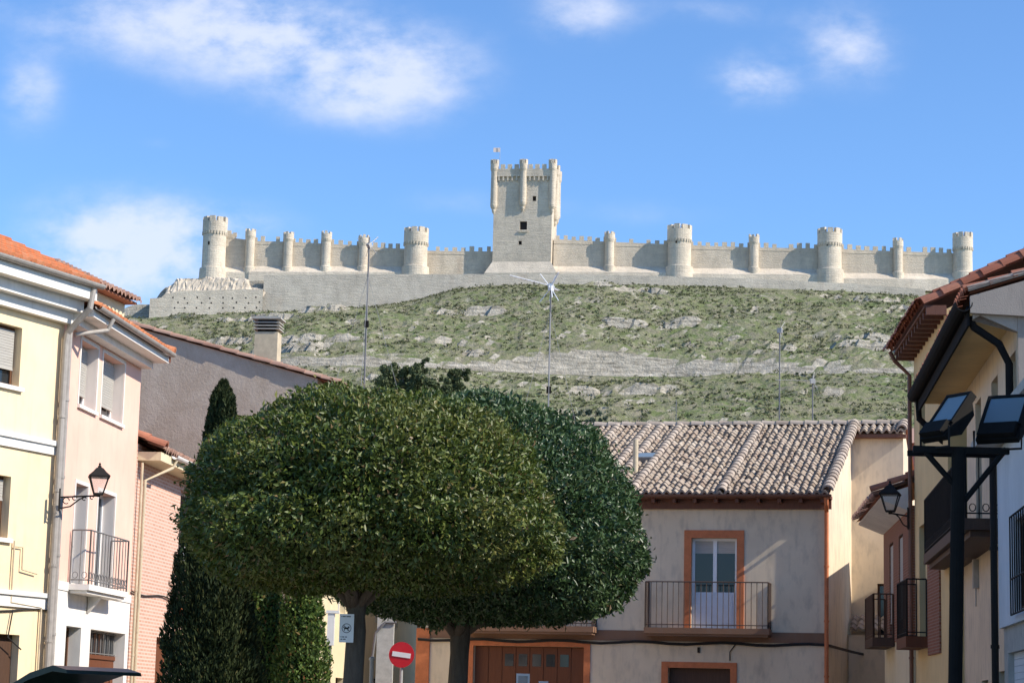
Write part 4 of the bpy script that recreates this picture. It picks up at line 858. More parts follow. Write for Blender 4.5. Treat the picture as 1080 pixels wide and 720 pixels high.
ysl = R(24); gutter(yh, -Ly, .2, -.68, zy_e + .02, .085, M['gutter'])
rf = tile_roof('roof', yh, M['tile_orange'], -Ly, .15, -.62, zy_e + .02, 4.2, ysl, .21, .38, .005, .055, 12)
mb = MB(); mb.quad((-Ly, -.58, zy_e), (.14, -.58, zy_e), (.14, 3.27, zy_e + 1.55), (-Ly, 3.27, zy_e + 1.55)); mb.quad((.14, 8, zy_e), (-Ly, 8, zy_e), (-Ly, 3.27, zy_e + 1.57), (.14, 3.27, zy_e + 1.57)); mb.poly([(.1, -.5, zy_e), (.1, 3.27, zy_e + 1.52), (.1, 8, zy_e)]); mb.build('roof_deck', M['tile_red'], rf)
cap_row('ridge_tiles', rf, M['tile_orange'], [(-Ly, 3.27, zy_e + 1.62), (.15, 3.27, zy_e + 1.62)], .13, .42, 4)
pipe(yh, [(.0, -.62, zy_e - .05), (-.05, -.6, zy_e - .45), (-.1, -.16, zy_e - .9), (-.1, -.13, zy_e - 1.1), (-.1, -.13, 0)], .06, M['gutter'])
mb = MB(); g1_, g2_ = F.hit(13, 570), F.hit(17, 600); e_ = F.hit(37, 560)
mb.tube([(g1_.x, -.05, g1_.z), (g1_.x, -.05, g1_.z - 1.1), (g1_.x + .9, -.05, g1_.z - 1.15), (g1_.x + .9, -.05, .1)], .018, 6); mb.tube([(g1_.x, -.05, g1_.z - .1), (g1_.x + .25, -.05, g1_.z - .1), (g1_.x + .25, -.06, g1_.z - .5), (g1_.x + .7, -.06, g1_.z - .55)], .014, 6); mb.build('gas_pipe', M['beige_pipe'], yh)
mb = MB(); zc_ = F.hit(20, 643).z; mb.tube([(-Ly + k * Ly / 20, -.04, zc_ - .05 * math.sin(k * .9)) for k in range(21)], .016, 5); mb.tube([(-1.1, -.05, zc_), (-1.2, -.05, zc_ - .5), (-.8, -.05, zc_ - .7)], .014, 5); mb.build('cable', M['cable'], yh)
# wall lantern
def lantern(label, base, out, h=.85, group=None, s=1.0, arm=.62):
    """out: unit vector away from wall (world)"""
    a = math.atan2(out.y, out.x); l_ = thing('wall_lantern', label, 'street lamp', base, a, group); mb = MB(); L = arm * s
    mb.box(-.0, .03, -.035, .035, -.22 * s, .14 * s); mb.tube([(0.02, 0, 0), (L, 0, .06)], .014 * s, 6)
    mb.tube([(.03, 0, -.18 * s), (.3 * L, 0, -.14 * s), (.53 * L, 0, -.02), (.68 * L, 0, .03)], .012 * s, 6)
    for (cx, cz, r) in () if arm < .5 else ((.12 * s, -.05 * s, .05 * s), (.25 * s, -.0, .035 * s), (.4 * s, .0, .03 * s), (.52 * s, .02, .025 * s)): mb.tube([(cx + r * math.cos(q), 0, cz + r * math.sin(q)) for q in [i * .6 for i in range(10)]], .009 * s, 5)
    mb.tube([(L, 0, .04), (L, 0, .08 * s)], .03 * s, 8); mb.build('bracket', M['iron'], l_)
    mb = MB(); z0 = .08 * s; z1 = z0 + .27 * s; r0, r1 = .10 * s, .21 * s
    for k in range(4):
        q = math.pi / 4 + k * math.pi / 2; mb.tube([(L + r0 * math.cos(q), r0 * math.sin(q), z0), (L + r1 * math.cos(q), r1 * math.sin(q), z1)], .011 * s, 5)
    mb.lathe([(r0 * 1.05, z0 - .02), (r0 * 1.1, z0 + .015)], (L, 0, 0), 4, math.pi / 4); mb.lathe([(r1 * 1.12, z1 - .01), (r1 * 1.15, z1 + .02), (.15 * s, z1 + .08 * s), (.085 * s, z1 + .14 * s), (.035 * s, z1 + .16 * s)], (L, 0, 0), 4, math.pi / 4); mb.lathe([(.03 * s, z1 + .16 * s), (.03 * s, z1 + .18 * s), (.012 * s, z1 + .19 * s), (.022 * s, z1 + .21 * s), (.002, z1 + .24 * s)], (L, 0, 0), 8); mb.build('lantern_frame', M['iron'], l_)
    mb = MB(); mb.lathe([(r0 * .96, z0), (r1 * .97, z1 - .012)], (L, 0, 0), 4, math.pi / 4); mb.build('lantern_glass', M['glass_lamp'], l_)
    return l_
lp = P(62, 524, 41.0); fp_ = Fr(pk)
q = fp_.hit(62, 524, 1, -.18); q = fp_.m @ q; outv = (fp_.m.to_3x3() @ Vector((.35, -1, 0))).normalized()
lantern('black wrought iron street lantern on the corner between the yellow and pink houses', q, outv, s=1.15)
# --- pink brick house
F0 = Fr(pk); pb = F0.m @ Vector((Lp + .02, 0, 0))
bh = thing('brick_house', 'pink brick house with low tile roof between the pink house and the cypress', 'house', (pb.x, pb.y, 0), R(90 - STR)); F = Fr(bh)
Lb = 8.2; zbe = F.hit(178, 479, 1, -.5).z; slb = R(22)
I1 = F.rect(188, 203, 518, 632); I2 = F.rect(163, 181, 672, 760); I2 = (I2[0], I2[1], 0, I2[3]); I3 = (I1[0] + 2.6, I1[1] + 2.6, I1[2], I1[3])
mb = MB(); mb.facade(0, Lb, 0, zbe + .15, [(*I1, .25), (*I2, .25), (*I3, .25)]); zz = zbe + .15 + 4 * math.tan(slb)
mb.poly([(0, 8, 0), (0, 0, 0), (0, 0, zbe + .1), (0, 4, zz), (0, 8, zbe)]); mb.poly([(Lb, 0, 0), (Lb, 8, 0), (Lb, 8, zbe), (Lb, 4, zz), (Lb, 0, zbe + .1)]); mb.quad((Lb, 8, 0), (0, 8, 0), (0, 8, zbe), (Lb, 8, zbe)); mb.build('wall', M['brick_pink'], bh)
rf = tile_roof('roof', bh, M['tile_brown'], .15, Lb, -.5, zbe + .02, 4.85, slb, .21, .38, .008, .055, 21)
mb = MB(); mb.quad((.02, -.48, zbe), (Lb, -.48, zbe), (Lb, 4, zbe + 1.8), (.02, 4, zbe + 1.8)); mb.quad((Lb, 8.5, zbe), (.02, 8.5, zbe), (.02, 4, zbe + 1.82), (Lb, 4, zbe + 1.82)); mb.build('roof_deck', M['tile_red'], rf)
mb = MB(); mb.box(.05, Lb, -.5, -.004, zbe - .2, zbe - .02); mb.build('soffit', M['cream_light'], bh)
cap_row('verge_tiles', rf, M['tile_red'], [(.1, -.55, zbe + .1), (.1, 4, zbe + 1.92)], .13, .42, 8)
gutter(bh, .9, Lb, -.58, zbe + .0, .08, M['white']); pipe(bh, [(1.1, -.58, zbe - .05), (1.05, -.5, zbe - .25), (.35, -.1, zbe - .6), (.3, -.1, 0)], .036, M['beige_pipe']); pipe(bh, [(.08, -.1, zbe - .25), (.08, -.1, 0)], .03, M['beige_pipe'])
window(bh, *I1, .2, M['alu_white'], 1, 1, name='balcony_door'); window(bh, *I3, .2, M['alu_white'], 1, 1, name='balcony_door'); mb = MB(); mb.box(I2[0], I2[1], .18, .22, 0, I2[3]); mb.box(I2[0] + .12, I2[1] - .12, .15, .179, .2, I2[3] - .2); mb.build('front_door', M['wood_door'], bh)
for w in (I1, I3):
    mb = MB(); mb.box(w[0] - .35, w[1] + .35, -.45, -.003, w[2] - .3, w[2] - .05); b_ = mb.build('balcony', M['terracotta'], bh); railing(b_, w[0] - .32, w[1] + .32, -.42, -.02, w[2] - .05, 1.05, M['iron_brown'], .15, .01)
    mb = MB(); mb.box(w[0] - .3, w[1] + .3, -.36, -.34, w[2] + .02, w[2] + .42); mb.build('balcony_panel', M['terracotta'], b_)
mb = MB(); zc_ = F.hit(160, 628).z; mb.tube([(k * Lb / 16, -.04, zc_ - .04 * math.sin(k)) for k in range(17)], .018, 5); mb.build('cable', M['cable'], bh)
# --- grey party wall house
gp = P(331, 500, 55.0)
gh = thing('grey_walled_house', 'tall house with bare grey cement side wall and tile edge behind the dark cypress', 'house', (gp.x, gp.y, 0), R(90 - STR)); F = Fr(gh)
Lg = 19.0; tl = F.hit(150, 347, 0, 0); tr2 = F.hit(331, 398, 0, 0)
sg_ = (tl.z - tr2.z) / (tl.y - tr2.y); ygr = tl.y + 1.0; z00 = tr2.z - sg_ * tr2.y; zgr = z00 + sg_ * ygr
hs = [F.rect(404, 420, 560, 640)]
hs = [(10, 11.1, 4.2, 6.2, .25), (13.2, 14.3, 4.2, 6.2, .25), (4, 5.1, 4.2, 6.2, .25), (4, 5.2, 0, 2.5, .25), (10, 12.4, 0, 2.6, .25)]
mb = MB(); mb.facade(0, Lg, 0, z00, hs); mb.poly([(Lg, 0, 0), (Lg, ygr * 2, 0), (Lg, ygr * 2, z00), (Lg, ygr, zgr), (Lg, 0, z00)]); mb.quad((Lg, ygr * 2, 0), (.02, ygr * 2, 0), (.02, ygr * 2, z00), (Lg, ygr * 2, z00)); mb.build('street_wall', M['cream_light'], gh)
mb = MB(); ns = 20
for k in range(ns): 
    ya, yb = ygr * k / ns, ygr * (k + 1) / ns; mb.quad((0, yb, 0), (0, ya, 0), (0, ya, z00 + sg_ * ya), (0, yb, z00 + sg_ * yb))
mb.quad((0, ygr * 2, 0), (0, ygr, 0), (0, ygr, zgr), (0, ygr * 2, z00)); mb.build('party_wall', M['grey_render'], gh)
for h_ in hs: window(gh, *h_[:4], .2, M['alu_white'] if h_[2] > 1 else M['wood_dark'], 2, 1)
sgl = math.atan(sg_)
rf = tile_roof('roof', gh, M['tile_brown'], -.08, Lg, -.55, z00 - .55 * sg_ + .03, (ygr + .55) / math.cos(sgl), sgl, .21, .4, .01, .055, 14)
mb = MB(); mb.quad((-.05, -.5, z00 - .5 * sg_), (Lg, -.5, z00 - .5 * sg_), (Lg, ygr, zgr), (-.05, ygr, zgr)); mb.quad((Lg, ygr * 2, z00), (-.05, ygr * 2, z00), (-.05, ygr, zgr + .02), (Lg, ygr, zgr + .02)); mb.build('roof_deck', M['tile_red'], rf)
cap_row('verge_tiles', rf, M['tile_brown'], [(-.02, -.5, z00 - .5 * sg_ + .05), (-.02, ygr, zgr + .05)], .09, .45, 9)
mb = MB(); mb.box(-.0, Lg, -.45, -.003, z00 - .5, z00 - .36); 
for k in range(40): mb.box(.02 + k * .45, .2 + k * .45, -.5, -.004, z00 - .36, z00 - .22)
mb.build('eave_corbels', M['white'], gh)
# chimney
c0 = F.hit(267, 370, 0, 0); c1 = F.hit(291, 377, 0, 0); zct = F.hit(279, 349, 0, 0).z; zb_ = F.hit(279, 385, 0, 0).z; cw = (c0.y - c1.y)
mb = MB(); mb.box(.1, .1 + cw * .8, c1.y, c0.y, zb_ - .5, zct); chm = mb.build('chimney', M['beige_pipe'], gh); mb = MB(); ztp = F.hit(279, 333, 0, 0).z; hh = (ztp - zct)
for k in range(4):
    z_ = zct + .03 + k * hh * .21; mb.box(.06, .14 + cw * .8, c1.y - .04, c0.y + .04, z_ + .035, z_ + hh * .15)
mb.box(.02, .18 + cw * .8, c1.y - .08, c0.y + .08, zct + hh * .84, zct + hh * .93); mb.prism([(c1.y - .08, zct + hh * .93), (c0.y + .08, zct + hh * .93), (c0.y - .12, ztp), (c1.y + .12, ztp)], 'x', .02, .18 + cw * .8); mb.build('chimney_louvres', M['concrete'], chm)
mb = MB(); mb.box(.16, .04 + cw * .8, c1.y + .06, c0.y - .06, zct, zct + hh * .85); mb.build('chimney_flue', M['opening_shade'], chm)
q = P(383, 440, 68); zz = F.m.inverted() @ Vector((q.x, 68, 0)); base = Vector((q.x, 68, z00 + sg_ * zz.y + .05))
antenna('antenna', 'slender guyed mast left of the pines, rising before the left castle wall', base, P(386, 250, 68).z, .028, [(.25, R(50), .5, 4, .18, R(-40))], 1.6, 2.75)

# ------------------------------------------------------------------ right row
def rfr(name, label, px, py, Y, dirdeg=STR):
    p = P(px, py, Y); o = thing(name, label, 'house', (p.x, p.y, 0), R(-90 - dirdeg)); return o, Fr(o)
RZ = R(-90 - STR)
# b1: balcony house, gutter line (968,418)@43 -> (1020,315)@33.4
g0 = P(968, 418, 43.0); g1p = P(1020, 315, 33.4); zg = (g0.z + g1p.z) / 2; dr = math.degrees(math.atan2(g1p.x - g0.x, g0.y - g1p.y))
ang = math.atan2(g1p.y - g0.y, g1p.x - g0.x); L1 = math.hypot(g1p.x - g0.x, g1p.y - g0.y)
nrm = Vector((-math.sin(ang), math.cos(ang), 0)); ov = .75
o1 = Vector((g0.x, g0.y, 0)) + nrm * ov
b1 = thing('balcony_house', 'cream house with long black iron balcony and black gutter on the right', 'house', o1, ang); F = Fr(b1)
wn = [F.rect(1037, 1050, 415, 468), F.rect(1022, 1033, 438, 488), F.rect(1009, 1017, 460, 505)]
zb_ = F.hit(1026, 545).z; zb_ = P(1006, 545, 35.0).z
zt1 = wn[0][3]; hs = []
for x in (.9, 3.4, 6.0, 8.4): hs.append((x, x + .95, zb_, zb_ + 2.45, .22))
hs += [(1.2, 2.2, 0, 2.3, .2), (4.0, 5.0, 1.0, 2.4, .2), (6.6, 7.8, 0, 2.5, .2)]
s1 = R(17); dep = 9; hg = zg - .02
mb = MB(); mb.facade(0, L1, 0, hg, hs); mb.quad((0, dep, 0), (0, 0, 0), (0, 0, hg), (0, dep, hg)); mb.quad((L1, dep, 0), (0, dep, 0), (0, dep, hg), (L1, dep, hg)); mb.build('wall', M['cream'], b1)
zrr = zg + .1 + (dep / 2) * math.tan(s1)
mb = MB(); zlow = zg - .45
mb.poly([(L1, .004, 0), (L1, dep, 0), (L1, dep, zg), (L1, dep / 2, zrr + .17), (L1, 0, zg + .27), (L1, .004, zlow)]); mb.prism([(-ov + .08, zg - .15), (0, zlow), (0, zg + .08), (-ov + .08, zg - .28 + .02)], 'x', L1 - .12, L1)
mb.prism([(-ov * .95, zg - .18), (dep * .5, zlow - .02), (dep * .5, zrr + .15), (-ov * .95, zg + .08)], 'x', L1 + .002, L1 + .10)
mb.build('gable_wall', M['gable_grey'], b1)
for h_ in hs: window(b1, *h_[:4], .18, M['frame_brown'], 2 if h_[2] > 1 else 1, 1, name='window')
mb = MB(); mb.box(0, L1 - .01, -ov + .04, -.003, zg - .2, zg - .08); mb.build('soffit', M['ochre'], b1)
gutter(b1, -.1, L1 + .1, -ov - .06, zg - .02, .14, M['matt_black']); mb = MB(); mb.box(0, L1, -ov - .0, -ov + .035, zg - .36, zg - .06); mb.build('fascia', M['matt_black'], b1)
pipe(b1, [(L1 - .15, -ov, zg - .1), (L1 - .2, -ov + .12, zg - .35), (L1 - .25, -.25, zg - .6), (L1 - .28, -.1, zg - .9), (L1 - .28, -.1, 0)], .06, M['matt_black']); pipe(b1, [(.05, -ov, zg - .1), (.05, -ov + .02, zg - .5), (.2, -.3, zg - .95), (.3, -.1, zg - 1.1), (.3, -.1, 0)], .06, M['matt_black'])
rf = tile_roof('roof', b1, M['tile_red'], 0, L1 + .15, -ov, zg + .16, (dep / 2 + ov) / math.cos(s1), s1, .21, .38, .008, .055, 31)
mb = MB(); mb.quad((0, -ov + .03, zg + .13), (L1 + .12, -ov + .03, zg + .13), (L1 + .12, dep / 2, zrr + .3), (0, dep / 2, zrr + .3)); mb.quad((L1 + .12, dep + .4, zg - .1), (0, dep + .4, zg - .1), (0, dep / 2, zrr + .22), (L1 + .12, dep / 2, zrr + .22)); mb.build('roof_deck', M['tile_red'], rf)
tn1 = math.tan(s1); mb = MB(); mb.tube([(L1 + .1, -ov, zg + .19), (L1 + .1, dep / 2, zg + .19 + (dep / 2 + ov) * tn1)], .045, 6); mb.build('verge_mortar', M['gable_grey'], rf)
# balcony
by0 = -.68; bx0, bx1 = .25, L1 - 1.5; mb = MB(); mb.box(bx0, bx1, by0, -.003, zb_ - .2, zb_ - .02); mb.box(bx0 + .1, bx1 - .1, by0 + .1, -.004, zb_ - .3, zb_ - .202); bl = mb.build('balcony', M['wood_dark'], b1); railing(bl, bx0 + .03, bx1 - .03, by0 + .03, -.03, zb_ - .02, 1.05, M['iron'], .21, .011, True)
mb = MB(); p = F.hit(1032, 603); mb.box(p.x - .1, p.x + .1, -.1, -.004, p.z - .28, p.z + .22); mb.tube([(p.x, -.05, p.z - .28), (p.x, -.05, p.z - .6)], .015, 5); mb.tube([(p.x + .1, -.03, p.z + .3), (p.x - .1, -.03, p.z + .6)], .012, 5); mb.build('meter_box', M['stonegrey'], b1)
# b2: taller house with wooden eaves
e0 = P(943, 370, 47.6); e1 = P(975, 318, 42.0); zg2 = (e0.z + e1.z) / 2; ang = math.atan2(e1.y - e0.y, e1.x - e0.x); L2 = math.hypot(e1.x - e0.x, e1.y - e0.y); ov = .42; nrm = Vector((-math.sin(ang), math.cos(ang), 0)); o2 = Vector((e0.x, e0.y, 0)) + nrm * ov
b2 = thing('ochre_house', 'taller ochre house with dark wooden eaves and red tile verge behind the black gutter', 'house', o2, ang); F = Fr(b2); dep = 9; s2_ = R(26.5)
zt_ = zg2 - .12; zf = F.hit(970, 672).z; hs = [(.8, 1.9, zf, zf + 2.3, .2), (3.2, 4.2, zf, zf + 2.3, .2), (.9, 2.0, 0, 2.3, .2), (1, 2, 7.2, 8.4, .2)]
mb = MB(); mb.facade(0, L2, 0, zt_, hs); mb.quad((0, dep, 0), (0, 0, 0), (0, 0, zt_), (0, dep, zt_)); zrr = zt_ + dep / 2 * math.tan(s2_); mb.poly([(L2, 0, 0), (L2, dep, 0), (L2, dep, zt_), (L2, dep / 2, zrr), (L2, 0, zt_)]); mb.quad((L2, dep, 0), (0, dep, 0), (0, dep, zt_), (L2, dep, zt_)); mb.build('wall', M['ochre'], b2)
for h_ in hs: window(b2, *h_[:4], .17, M['frame_brown'], 2, 1)
mb = MB(); mb.box(-.1, L2, -ov, -.003, zg2 - .1, zg2 - .05); x = .05
while x < L2: mb.box(x, x + .1, -ov + .03, -.004, zg2 - .24, zg2 - .103); x += .5
mb.build('eave_boards', M['wood_eave'], b2)
rf = tile_roof('roof', b2, M['tile_red'], -.1, L2, -ov - .1, zg2, (dep / 2 + ov) / math.cos(s2_), s2_, .21, .38, .008, .055, 41); z9 = zg2 + (dep / 2 + ov) * math.tan(s2_)
mb = MB(); mb.quad((-.08, -ov - .06, zg2 - .03), (L2 - .02, -ov - .06, zg2 - .03), (L2 - .02, dep / 2, z9 - .03), (-.08, dep / 2, z9 - .03)); mb.quad((L2, dep + .4, zg2 - .1), (-.1, dep + .4, zg2 - .1), (-.1, dep / 2, z9), (L2, dep / 2, z9)); mb.build('roof_deck', M['tile_red'], rf)
cap_row('verge_tiles', rf, M['tile_red'], [(L2 - .05, -ov + .02, zg2 - .02), (L2 - .05, dep / 2, z9 - .03)], .15, .42, 14); cap_row('eave_tiles', rf, M['tile_red'], [(-.1, -ov - .12, zg2 + .0), (L2, -ov - .12, zg2 + .0)], .10, .4, 15)
pipe(b2, [(.1, -ov - .1, zg2 - .05), (.1, -ov, zg2 - .25), (.05, -.1, zg2 - .55), (.05, -.09, 0)], .045, M['brown_pipe'])
mb = MB(); mb.box(.45, 2.3, -.45, -.003, zf - .25, zf - .03); bl = mb.build('balcony', M['wood_door'], b2); railing(bl, .48, 2.27, -.42, -.03, zf - .03, 1.15, M['iron'], .2, .011)
mb = MB(); mb.box(2.5, 4.4, -.04, -.002, 3.0, zf + 2.6); mb.build('brick_panel', M['brick_brown'], b2)
q = F.m @ Vector((.1, -.14, F.hit(964, 545).z)); lantern('black wall lantern on the far corner of the ochre house', q, (F.m.to_3x3() @ Vector((-.2, -1, 0))).normalized(), s=1.3, arm=.3)
# b3: low brown brick house
o3 = P(932, 600, 54.5); e3 = P(958, 600, 48.3); ang = math.atan2(e3.y - o3.y, e3.x - o3.x); L3 = math.hypot(e3.x - o3.x, e3.y - o3.y)
b3 = thing('brown_brick_house', 'small brown brick house with white plaster eave beyond the ochre house', 'house', (o3.x, o3.y, 0), ang); F = Fr(b3); dep = 7
z3 = F.hit(945, 545, 1, 0).z; hs = [(1.6, 2.6, z3 - 2.6, z3 - .5, .2), (4, 5, z3 - 2.6, z3 - .5, .2)]; zf3 = F.hit(940, 678).z
mb = MB(); mb.facade(0, L3, zf3, z3, hs); mb.quad((0, dep, zf3), (0, 0, zf3), (0, 0, z3), (0, dep, z3)); mb.quad((L3, 0, zf3), (L3, dep, zf3), (L3, dep, z3), (L3, 0, z3)); mb.build('wall', M['brick_brown'], b3)
mb = MB(); mb.facade(0, L3, 0, zf3 - .001, [(1, 2.1, 0, 2.2, .2), (3.4, 4.9, 0, 2.3, .2)], .02); mb.quad((0, dep, 0), (0, .02, 0), (0, .02, zf3), (0, dep, zf3)); mb.quad((L3, .02, 0), (L3, dep, 0), (L3, dep, zf3), (L3, .02, zf3)); mb.build('ground_floor_wall', M['cream_light'], b3)
for h_ in hs: window(b3, *h_[:4], .1, M['wood_dark'], 2, 1, .9)
for a, b in ((1, 2.1), (3.4, 4.9)): mb = MB(); mb.box(a, b, .18, .22, 0, 2.3); mb.build('front_door', M['wood_dark'], b3)
mb = MB(); mb.prism([(-.6, z3 + .12), (.0, z3 - .12), (.0, z3 + .4), (-.55, z3 + .22)], 'x', -.2, L3 + .05); mb.build('cove_eave', M['white'], b3)
tile_roof('roof', b3, M['tile_brown'], -.2, L3, -.7, z3 + .2, 4.6, R(22), .21, .38, .01, .055, 51)
mb = MB(); mb.quad((L3, dep + .2, z3), (-.2, dep + .2, z3), (-.2, 3.5, z3 + 1.9), (L3, 3.5, z3 + 1.9)); mb.quad((-.2, -.65, z3 + .18), (L3, -.65, z3 + .18), (L3, 3.5, z3 + 1.86), (-.2, 3.5, z3 + 1.86)); mb.build('roof_deck', M['tile_red'], b3)
cap_row('verge_tiles', b3, M['tile_red'], [(L3 + .03, -.75, z3 + .3), (L3 + .03, 3.5, z3 + 2.0)], .12, .42, 16)
mb = MB(); mb.box(.5, 2.8, -.5, -.002, zf3 - .1, zf3 + .1); bl = mb.build('balcony', M['wood_dark'], b3); railing(bl, .53, 2.77, -.47, -.02, zf3 + .1, 1.0, M['wood_dark'], .17, .016)
# b0: cool white house at the right edge
o0 = P(1053, 600, 31.0); b0 = thing('white_house', 'white plastered house with black window grille at the right edge', 'house', (o0.x, o0.y, 0), R(-90 - STR)); F = Fr(b0)
z0t = F.hit(1053, 474).z; zlo = F.hit(1055, 662).z; wv = F.rect(1071, 1092, 541, 640)
hs = [(*wv, .15), (wv[0] + 3, wv[1] + 3, wv[2], wv[3], .15)]; L0 = 11
mb = MB(); mb.facade(0, L0, zlo, z0t, hs); mb.quad((0, 8, zlo), (0, 0, zlo), (0, 0, z0t), (0, 8, z0t)); mb.quad((L0, 0, zlo), (L0, 8, zlo), (L0, 8, z0t), (L0, 0, z0t)); mb.quad((0, 0, z0t), (L0, 0, z0t), (L0, 8, z0t), (0, 8, z0t)); mb.quad((0, .0, zlo), (0, 8, zlo), (L0, 8, zlo), (L0, 0, zlo)); mb.build('wall', M['blue_white'], b0)
mb = MB(); mb.box(-.1, L0, -.35, 8, z0t + .002, z0t + .12); mb.build('roof_slab', M['stonegrey'], b0)
mb = MB(); mb.facade(.05, L0, 0, zlo - .002, [(.5, 3.2, 0, zlo - .35, .15), (4, 6.5, 0, zlo - .35, .15)], .06); mb.quad((.05, 8, 0), (.05, .06, 0), (.05, .06, zlo), (.05, 8, zlo)); mb.quad((L0, .06, 0), (L0, 8, 0), (L0, 8, zlo), (L0, .06, zlo)); mb.build('ground_floor_wall', M['stonegrey'], b0)
for a, b in ((.5, 3.2), (4, 6.5)):
    mb = MB(); z = 0
    while z < zlo - .4: mb.box(a, b, .14, .19, z, z + .085); z += .09
    mb.build('shutter_door', M['blue_white'], b0)
for h_ in hs:
    w_ = window(b0, *h_[:4], .1, M['frame_brown'], 2, 1); mb = MB(); n = 9
    for k in range(n + 1): x = h_[0] - .05 + (h_[1] - h_[0] + .1) * k / n; mb.tube([(x, -.06, h_[2] - .05), (x, -.06, h_[3] + .05)], .011, 5)
    for z in (h_[2] - .05, h_[2] + (h_[3] - h_[2]) * .35, h_[3] + .05): mb.tube([(h_[0] - .05, -.06, z), (h_[1] + .05, -.06, z)], .014, 5)
    mb.build('window_grille', M['iron'], w_)
pipe(b0, [(-.08, -.05, z0t), (-.08, -.05, 0)], .05, M['iron'])
o4 = thing('shade_block_house', 'plain house block added out of sight to shade the wing of the cream house', 'house', (11.45, 62.6, 0), R(-90 - 4)); mb = MB(); mb.box(0, 7.4, 0, 12, 0, 7.3); mb.build('wall', M['cream'], o4); mb = MB(); mb.prism([(-.3, 7.3), (12.3, 7.3), (6, 9.2)], 'x', -.1, 7.5); mb.build('roof', M['tile_red'], o4)  # unseen block added to throw shade on the cream house wing
# pink house sliver behind the wing
rp = P(965, 500, 70); rh = thing('red_washed_house', 'red washed wall showing just right of the tiled roof end', 'house', (rp.x - .45, 70, 0), R(-5)); mb = MB(); zr3 = P(958, 468, 70).z; mb.box(0, 5, 0, 6, 0, zr3); mb.build('wall', simple('red_wash_plaster', (0.55, 0.25, 0.19), 0.9, 0.2), rh)
mb = MB(); mb.prism([(-.3, zr3), (6.3, zr3), (3, zr3 + .9)], 'x', -.1, 5.1); mb.build('roof', M['tile_brown'], rh)

# ------------------------------------------------------------------ clipped trees
def topiary(label, px, pyc, apx, uppx, dnpx, Y, mat, tpx, trunk_r, seed, n, barkm, bdepth=1.0, ln=.105):
    k = Y / F_PX; c = P(px, pyc, Y); th_ = thing('clipped_tree', label, 'tree', (c.x, Y, 0.13)); zc = c.z - .13; a = apx * k; up = uppx * k; dn = dnpx * k
    tp = P(tpx, 700, Y); tx = tp.x - c.x; rr = random.Random(seed); limbs = []
    for q in range(7):
        an = q * .9 + rr.random(); limbs.append(([(tx, 0, zc - dn - .25), (tx * .6 + math.cos(an) * a * .22, math.sin(an) * a * .22, zc - dn + .25), (math.cos(an) * a * .6, math.sin(an) * a * .6, zc - dn * .1)], [trunk_r * .6, trunk_r * .38, .03]))
    trunk(th_, [(tx, 0, -.1), (tx + .02, 0, zc - dn - .5), (tx * .9, 0, zc - dn + .2)], [trunk_r * 1.3, trunk_r, trunk_r * 1.15], barkm, limbs)
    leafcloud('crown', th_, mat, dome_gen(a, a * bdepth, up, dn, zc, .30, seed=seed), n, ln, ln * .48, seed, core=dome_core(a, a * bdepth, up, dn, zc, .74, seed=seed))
    return th_
topiary('broad dome-clipped tree with olive leaves, nearest the camera', 393, 540, 192, 129, 82, 28, M['leaf_front'], 372, .115, 3, 95000, M['bark'], ln=.078)
topiary('dome-clipped tree with deep green glossy leaves, behind and right of the olive one', 506, 570, 173, 155, 84, 34.5, M['leaf_back'], 482, .15, 8, 85000, M['bark'], ln=.095)
# cypress
def cone_gen(rad, H, z0, shell=.5, seed=1):
    def gen(rng, n):
        P_ = []; Nn = []
        for _ in range(n):
            t = rng.random() ** 1.25; an = rng.uniform(0, 2 * math.pi); r = np.interp(t, *rad)
            r *= 1 + .22 * lump((math.cos(an) * 1.5, math.sin(an) * 1.5, t * H * 1.3), 1.2, seed) + .1 * lump((math.cos(an) * 4, math.sin(an) * 4, t * H * 4), 1.2, seed)
            u = rng.random(); r *= 1 - shell * u * u; P_.append((r * math.cos(an), r * math.sin(an), z0 + t * H)); Nn.append((math.cos(an) * .7, math.sin(an) * .7, .7))
        return np.array(P_), np.array(Nn)
    return gen
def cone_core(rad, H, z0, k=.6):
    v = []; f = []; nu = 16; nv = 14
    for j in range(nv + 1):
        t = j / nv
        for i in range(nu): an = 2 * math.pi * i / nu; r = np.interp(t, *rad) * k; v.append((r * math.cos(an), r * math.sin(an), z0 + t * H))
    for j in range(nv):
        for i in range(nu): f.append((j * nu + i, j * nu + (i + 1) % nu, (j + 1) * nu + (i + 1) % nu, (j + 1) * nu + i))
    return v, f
Yc = 33.0; pc = P(231, 407, Yc); cy = thing('cypress', 'dark narrow cypress spire left of the clipped trees', 'tree', (P(229, 560, Yc).x, Yc, 0.13)); rad = ([0, .1, .3, .55, .75, .88, .96, 1], [.74, .80, .72, .55, .36, .24, .17, .03])
mb = MB(); mb.tube([(0, 0, -.1), (0, 0, 3)], [.13, .05], 8); mb.build('trunk', M['bark'], cy)
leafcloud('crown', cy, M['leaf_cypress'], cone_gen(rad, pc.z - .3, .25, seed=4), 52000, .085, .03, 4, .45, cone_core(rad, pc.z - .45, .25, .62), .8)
def hedge(label, px, pyt, wpx, Y, seed, n):
    p = P(px, pyt, Y); b = thing('thuja_bush', label, 'bush', (p.x, Y, 0.13), 0, 'bright bushes under the clipped trees'); w = wpx * Y / F_PX / 2; rad = ([0, .15, .5, .8, .93, 1], [w * .8, w, w * 1.0, w * .75, w * .45, .05]); H = p.z - .3
    mb = MB(); mb.tube([(0, 0, -.1), (0, 0, 1.2)], [.07, .03], 7); mb.build('trunk', M['bark'], b)
    leafcloud('crown', b, M['leaf_thuja'], cone_gen(rad, H, .2, .45, seed), n, .085, .045, seed, .6, cone_core(rad, H * .96, .2, .66), .4); return b
